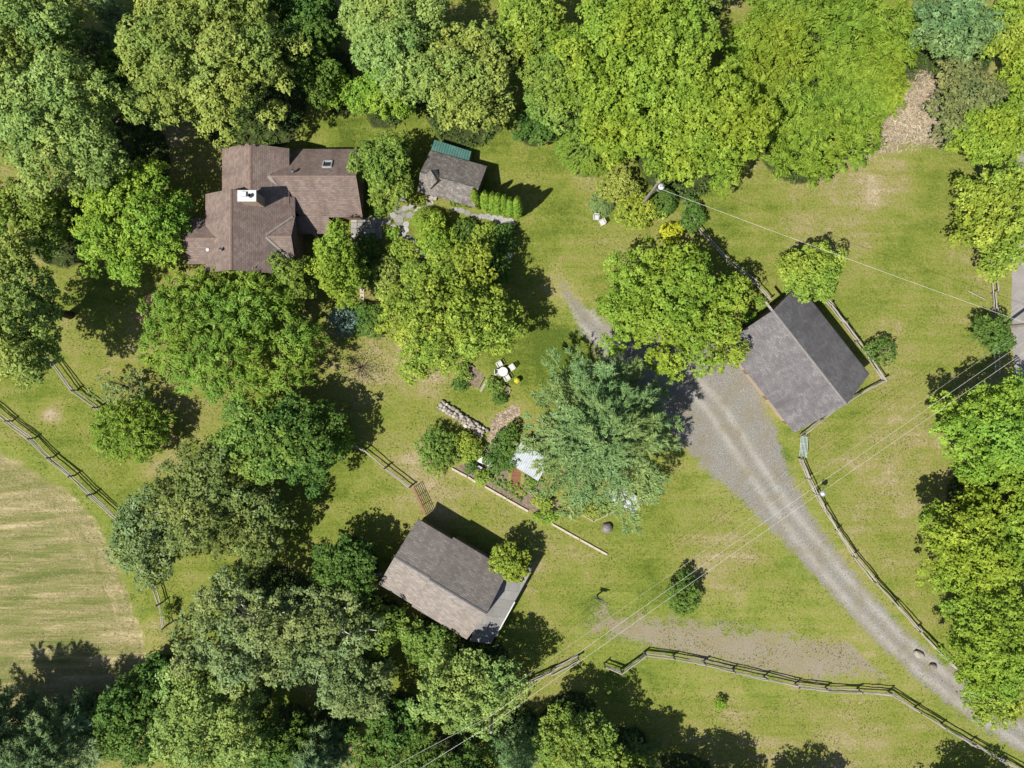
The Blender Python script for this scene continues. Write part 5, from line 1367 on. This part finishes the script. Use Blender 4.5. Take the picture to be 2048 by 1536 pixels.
o = leaf_object('undergrowth', kites(p, unit(d * .4 + np.array([0, 0, .8]) + rg.normal(size=(n * k, 3)) * .3), d, rg.uniform(.2, .36, n * k), rg.uniform(.12, .2, n * k)), rg.random(n)[i], LF['under'], None)
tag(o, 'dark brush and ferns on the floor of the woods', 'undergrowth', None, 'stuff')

# loose hay lying in the windrows of the field
n = 34000
x = rg.uniform(-60, 300, n); y = rg.uniform(820, 1450, n)
sd = poly_sd(x, y, FIELD); a = math.radians(13)
v = (y * math.cos(a) + x * math.sin(a)) + 8 * np.sin(x / 60)
pr = .25 + .5 * (np.sin(v / 36 * 2 * math.pi) > .2) + .6 * np.exp(-((sd - 28) / 26) ** 2)
ok = (sd > 5) & (rg.random(n) < pr)
x, y = x[ok], y[ok]; n = len(x)
C = np.stack([(x - 1024) * S, (768 - y) * S, rg.uniform(.012, .03, n)], 1)
az = np.radians(13) + rg.normal(size=n) * .7
T = np.stack([np.cos(az), np.sin(az), rg.normal(size=n) * .02], 1)
o = leaf_object('loose_hay', kites(C, unit(np.array([0, 0, 1.0]) + rg.normal(size=(n, 3)) * .3), T, rg.uniform(.25, .6, n), rg.uniform(.02, .05, n)), rg.random(n), LF['hay'], None)
tag(o, 'loose cut hay lying in rows on the field', 'hay', None, 'stuff')

def dry_at(x, y): return 0.40 + blobs(x, y, DRY)
# grass tufts and weeds standing proud of the lawn, loose stones on the drive
def scatter_ok(x, y):
    ok = poly_sd(x, y, FIELD) < -2
    ok &= path_sd(x, y, DRIVE)[0] < -2 - 8 * rg.random(len(x)) + 14 * (rg.random(len(x)) < .12)
    ok &= poly_sd(x, y, ROAD) < -2
    lit_ = ground_attrs((x - 1024) * S, (768 - y) * S)[1]
    return ok & (lit_ < .5)
n = 120000
x = rg.uniform(-20, 2068, n); y = rg.uniform(-20, 1556, n)
cl = np.sin(x / 23 + 2 * np.sin(y / 31)) + np.sin(y / 17 + 1.7 * np.sin(x / 41)) + rg.normal(size=n)
ok = scatter_ok(x, y) & (cl > .1)
x, y = x[ok], y[ok]; n = len(x)
C = np.stack([(x - 1024) * S, (768 - y) * S, rg.uniform(.02, .07, n)], 1)
o = leaf_object('lawn_tufts', kites(C, unit(np.array([0, 0, .8]) + rg.normal(size=(n, 3)) * .45), rg.normal(size=(n, 3)), rg.uniform(.10, .26, n), rg.uniform(.04, .09, n)), np.clip((dry_at(x, y) - .2) * 1.2 + rg.normal(size=n) * .22, 0, 1), LF['tuft'], None)
tag(o, 'grass tufts and weeds in the lawn', 'grass', None, 'stuff')
n = 60000
x = rg.uniform(1100, 2068, n); y = rg.uniform(560, 1556, n)
ok = path_sd(x, y, DRIVE)[0] > rg.uniform(-8, 10, n)
x, y = x[ok], y[ok]; n = len(x)
C = np.stack([(x - 1024) * S, (768 - y) * S, rg.uniform(.015, .035, n)], 1)
o = leaf_object('loose_gravel', kites(C, unit(np.array([0, 0, 1.0]) + rg.normal(size=(n, 3)) * .5), rg.normal(size=(n, 3)), rg.uniform(.05, .13, n), rg.uniform(.05, .11, n)), rg.random(n), LF['pebble'], None)
tag(o, 'loose pale stones on the gravel drive', 'gravel', None, 'stuff')

# cut brush lying on the wood chip bed
n = 5200
x = rg.uniform(1700, 1900, n); y = rg.uniform(130, 335, n)
ok = poly_sd(x, y, CHIPS) > rg.uniform(-14, 12, n)
x, y = x[ok], y[ok]; n = len(x)
C = np.stack([(x - 1024) * S, (768 - y) * S, rg.uniform(.02, .16, n)], 1)
az = rg.random(n) * 6.283; T = np.stack([np.cos(az), np.sin(az), rg.normal(size=n) * .15], 1)
o = leaf_object('cut_brush', kites(C, unit(np.array([0, 0, 1.0]) + rg.normal(size=(n, 3)) * .35), T, rg.uniform(.2, .8, n), rg.uniform(.03, .09, n)), rg.random(n), LF['stick'], None)
tag(o, 'pale dry sticks and cut brush on the wood chip bed', 'brush', None, 'stuff')
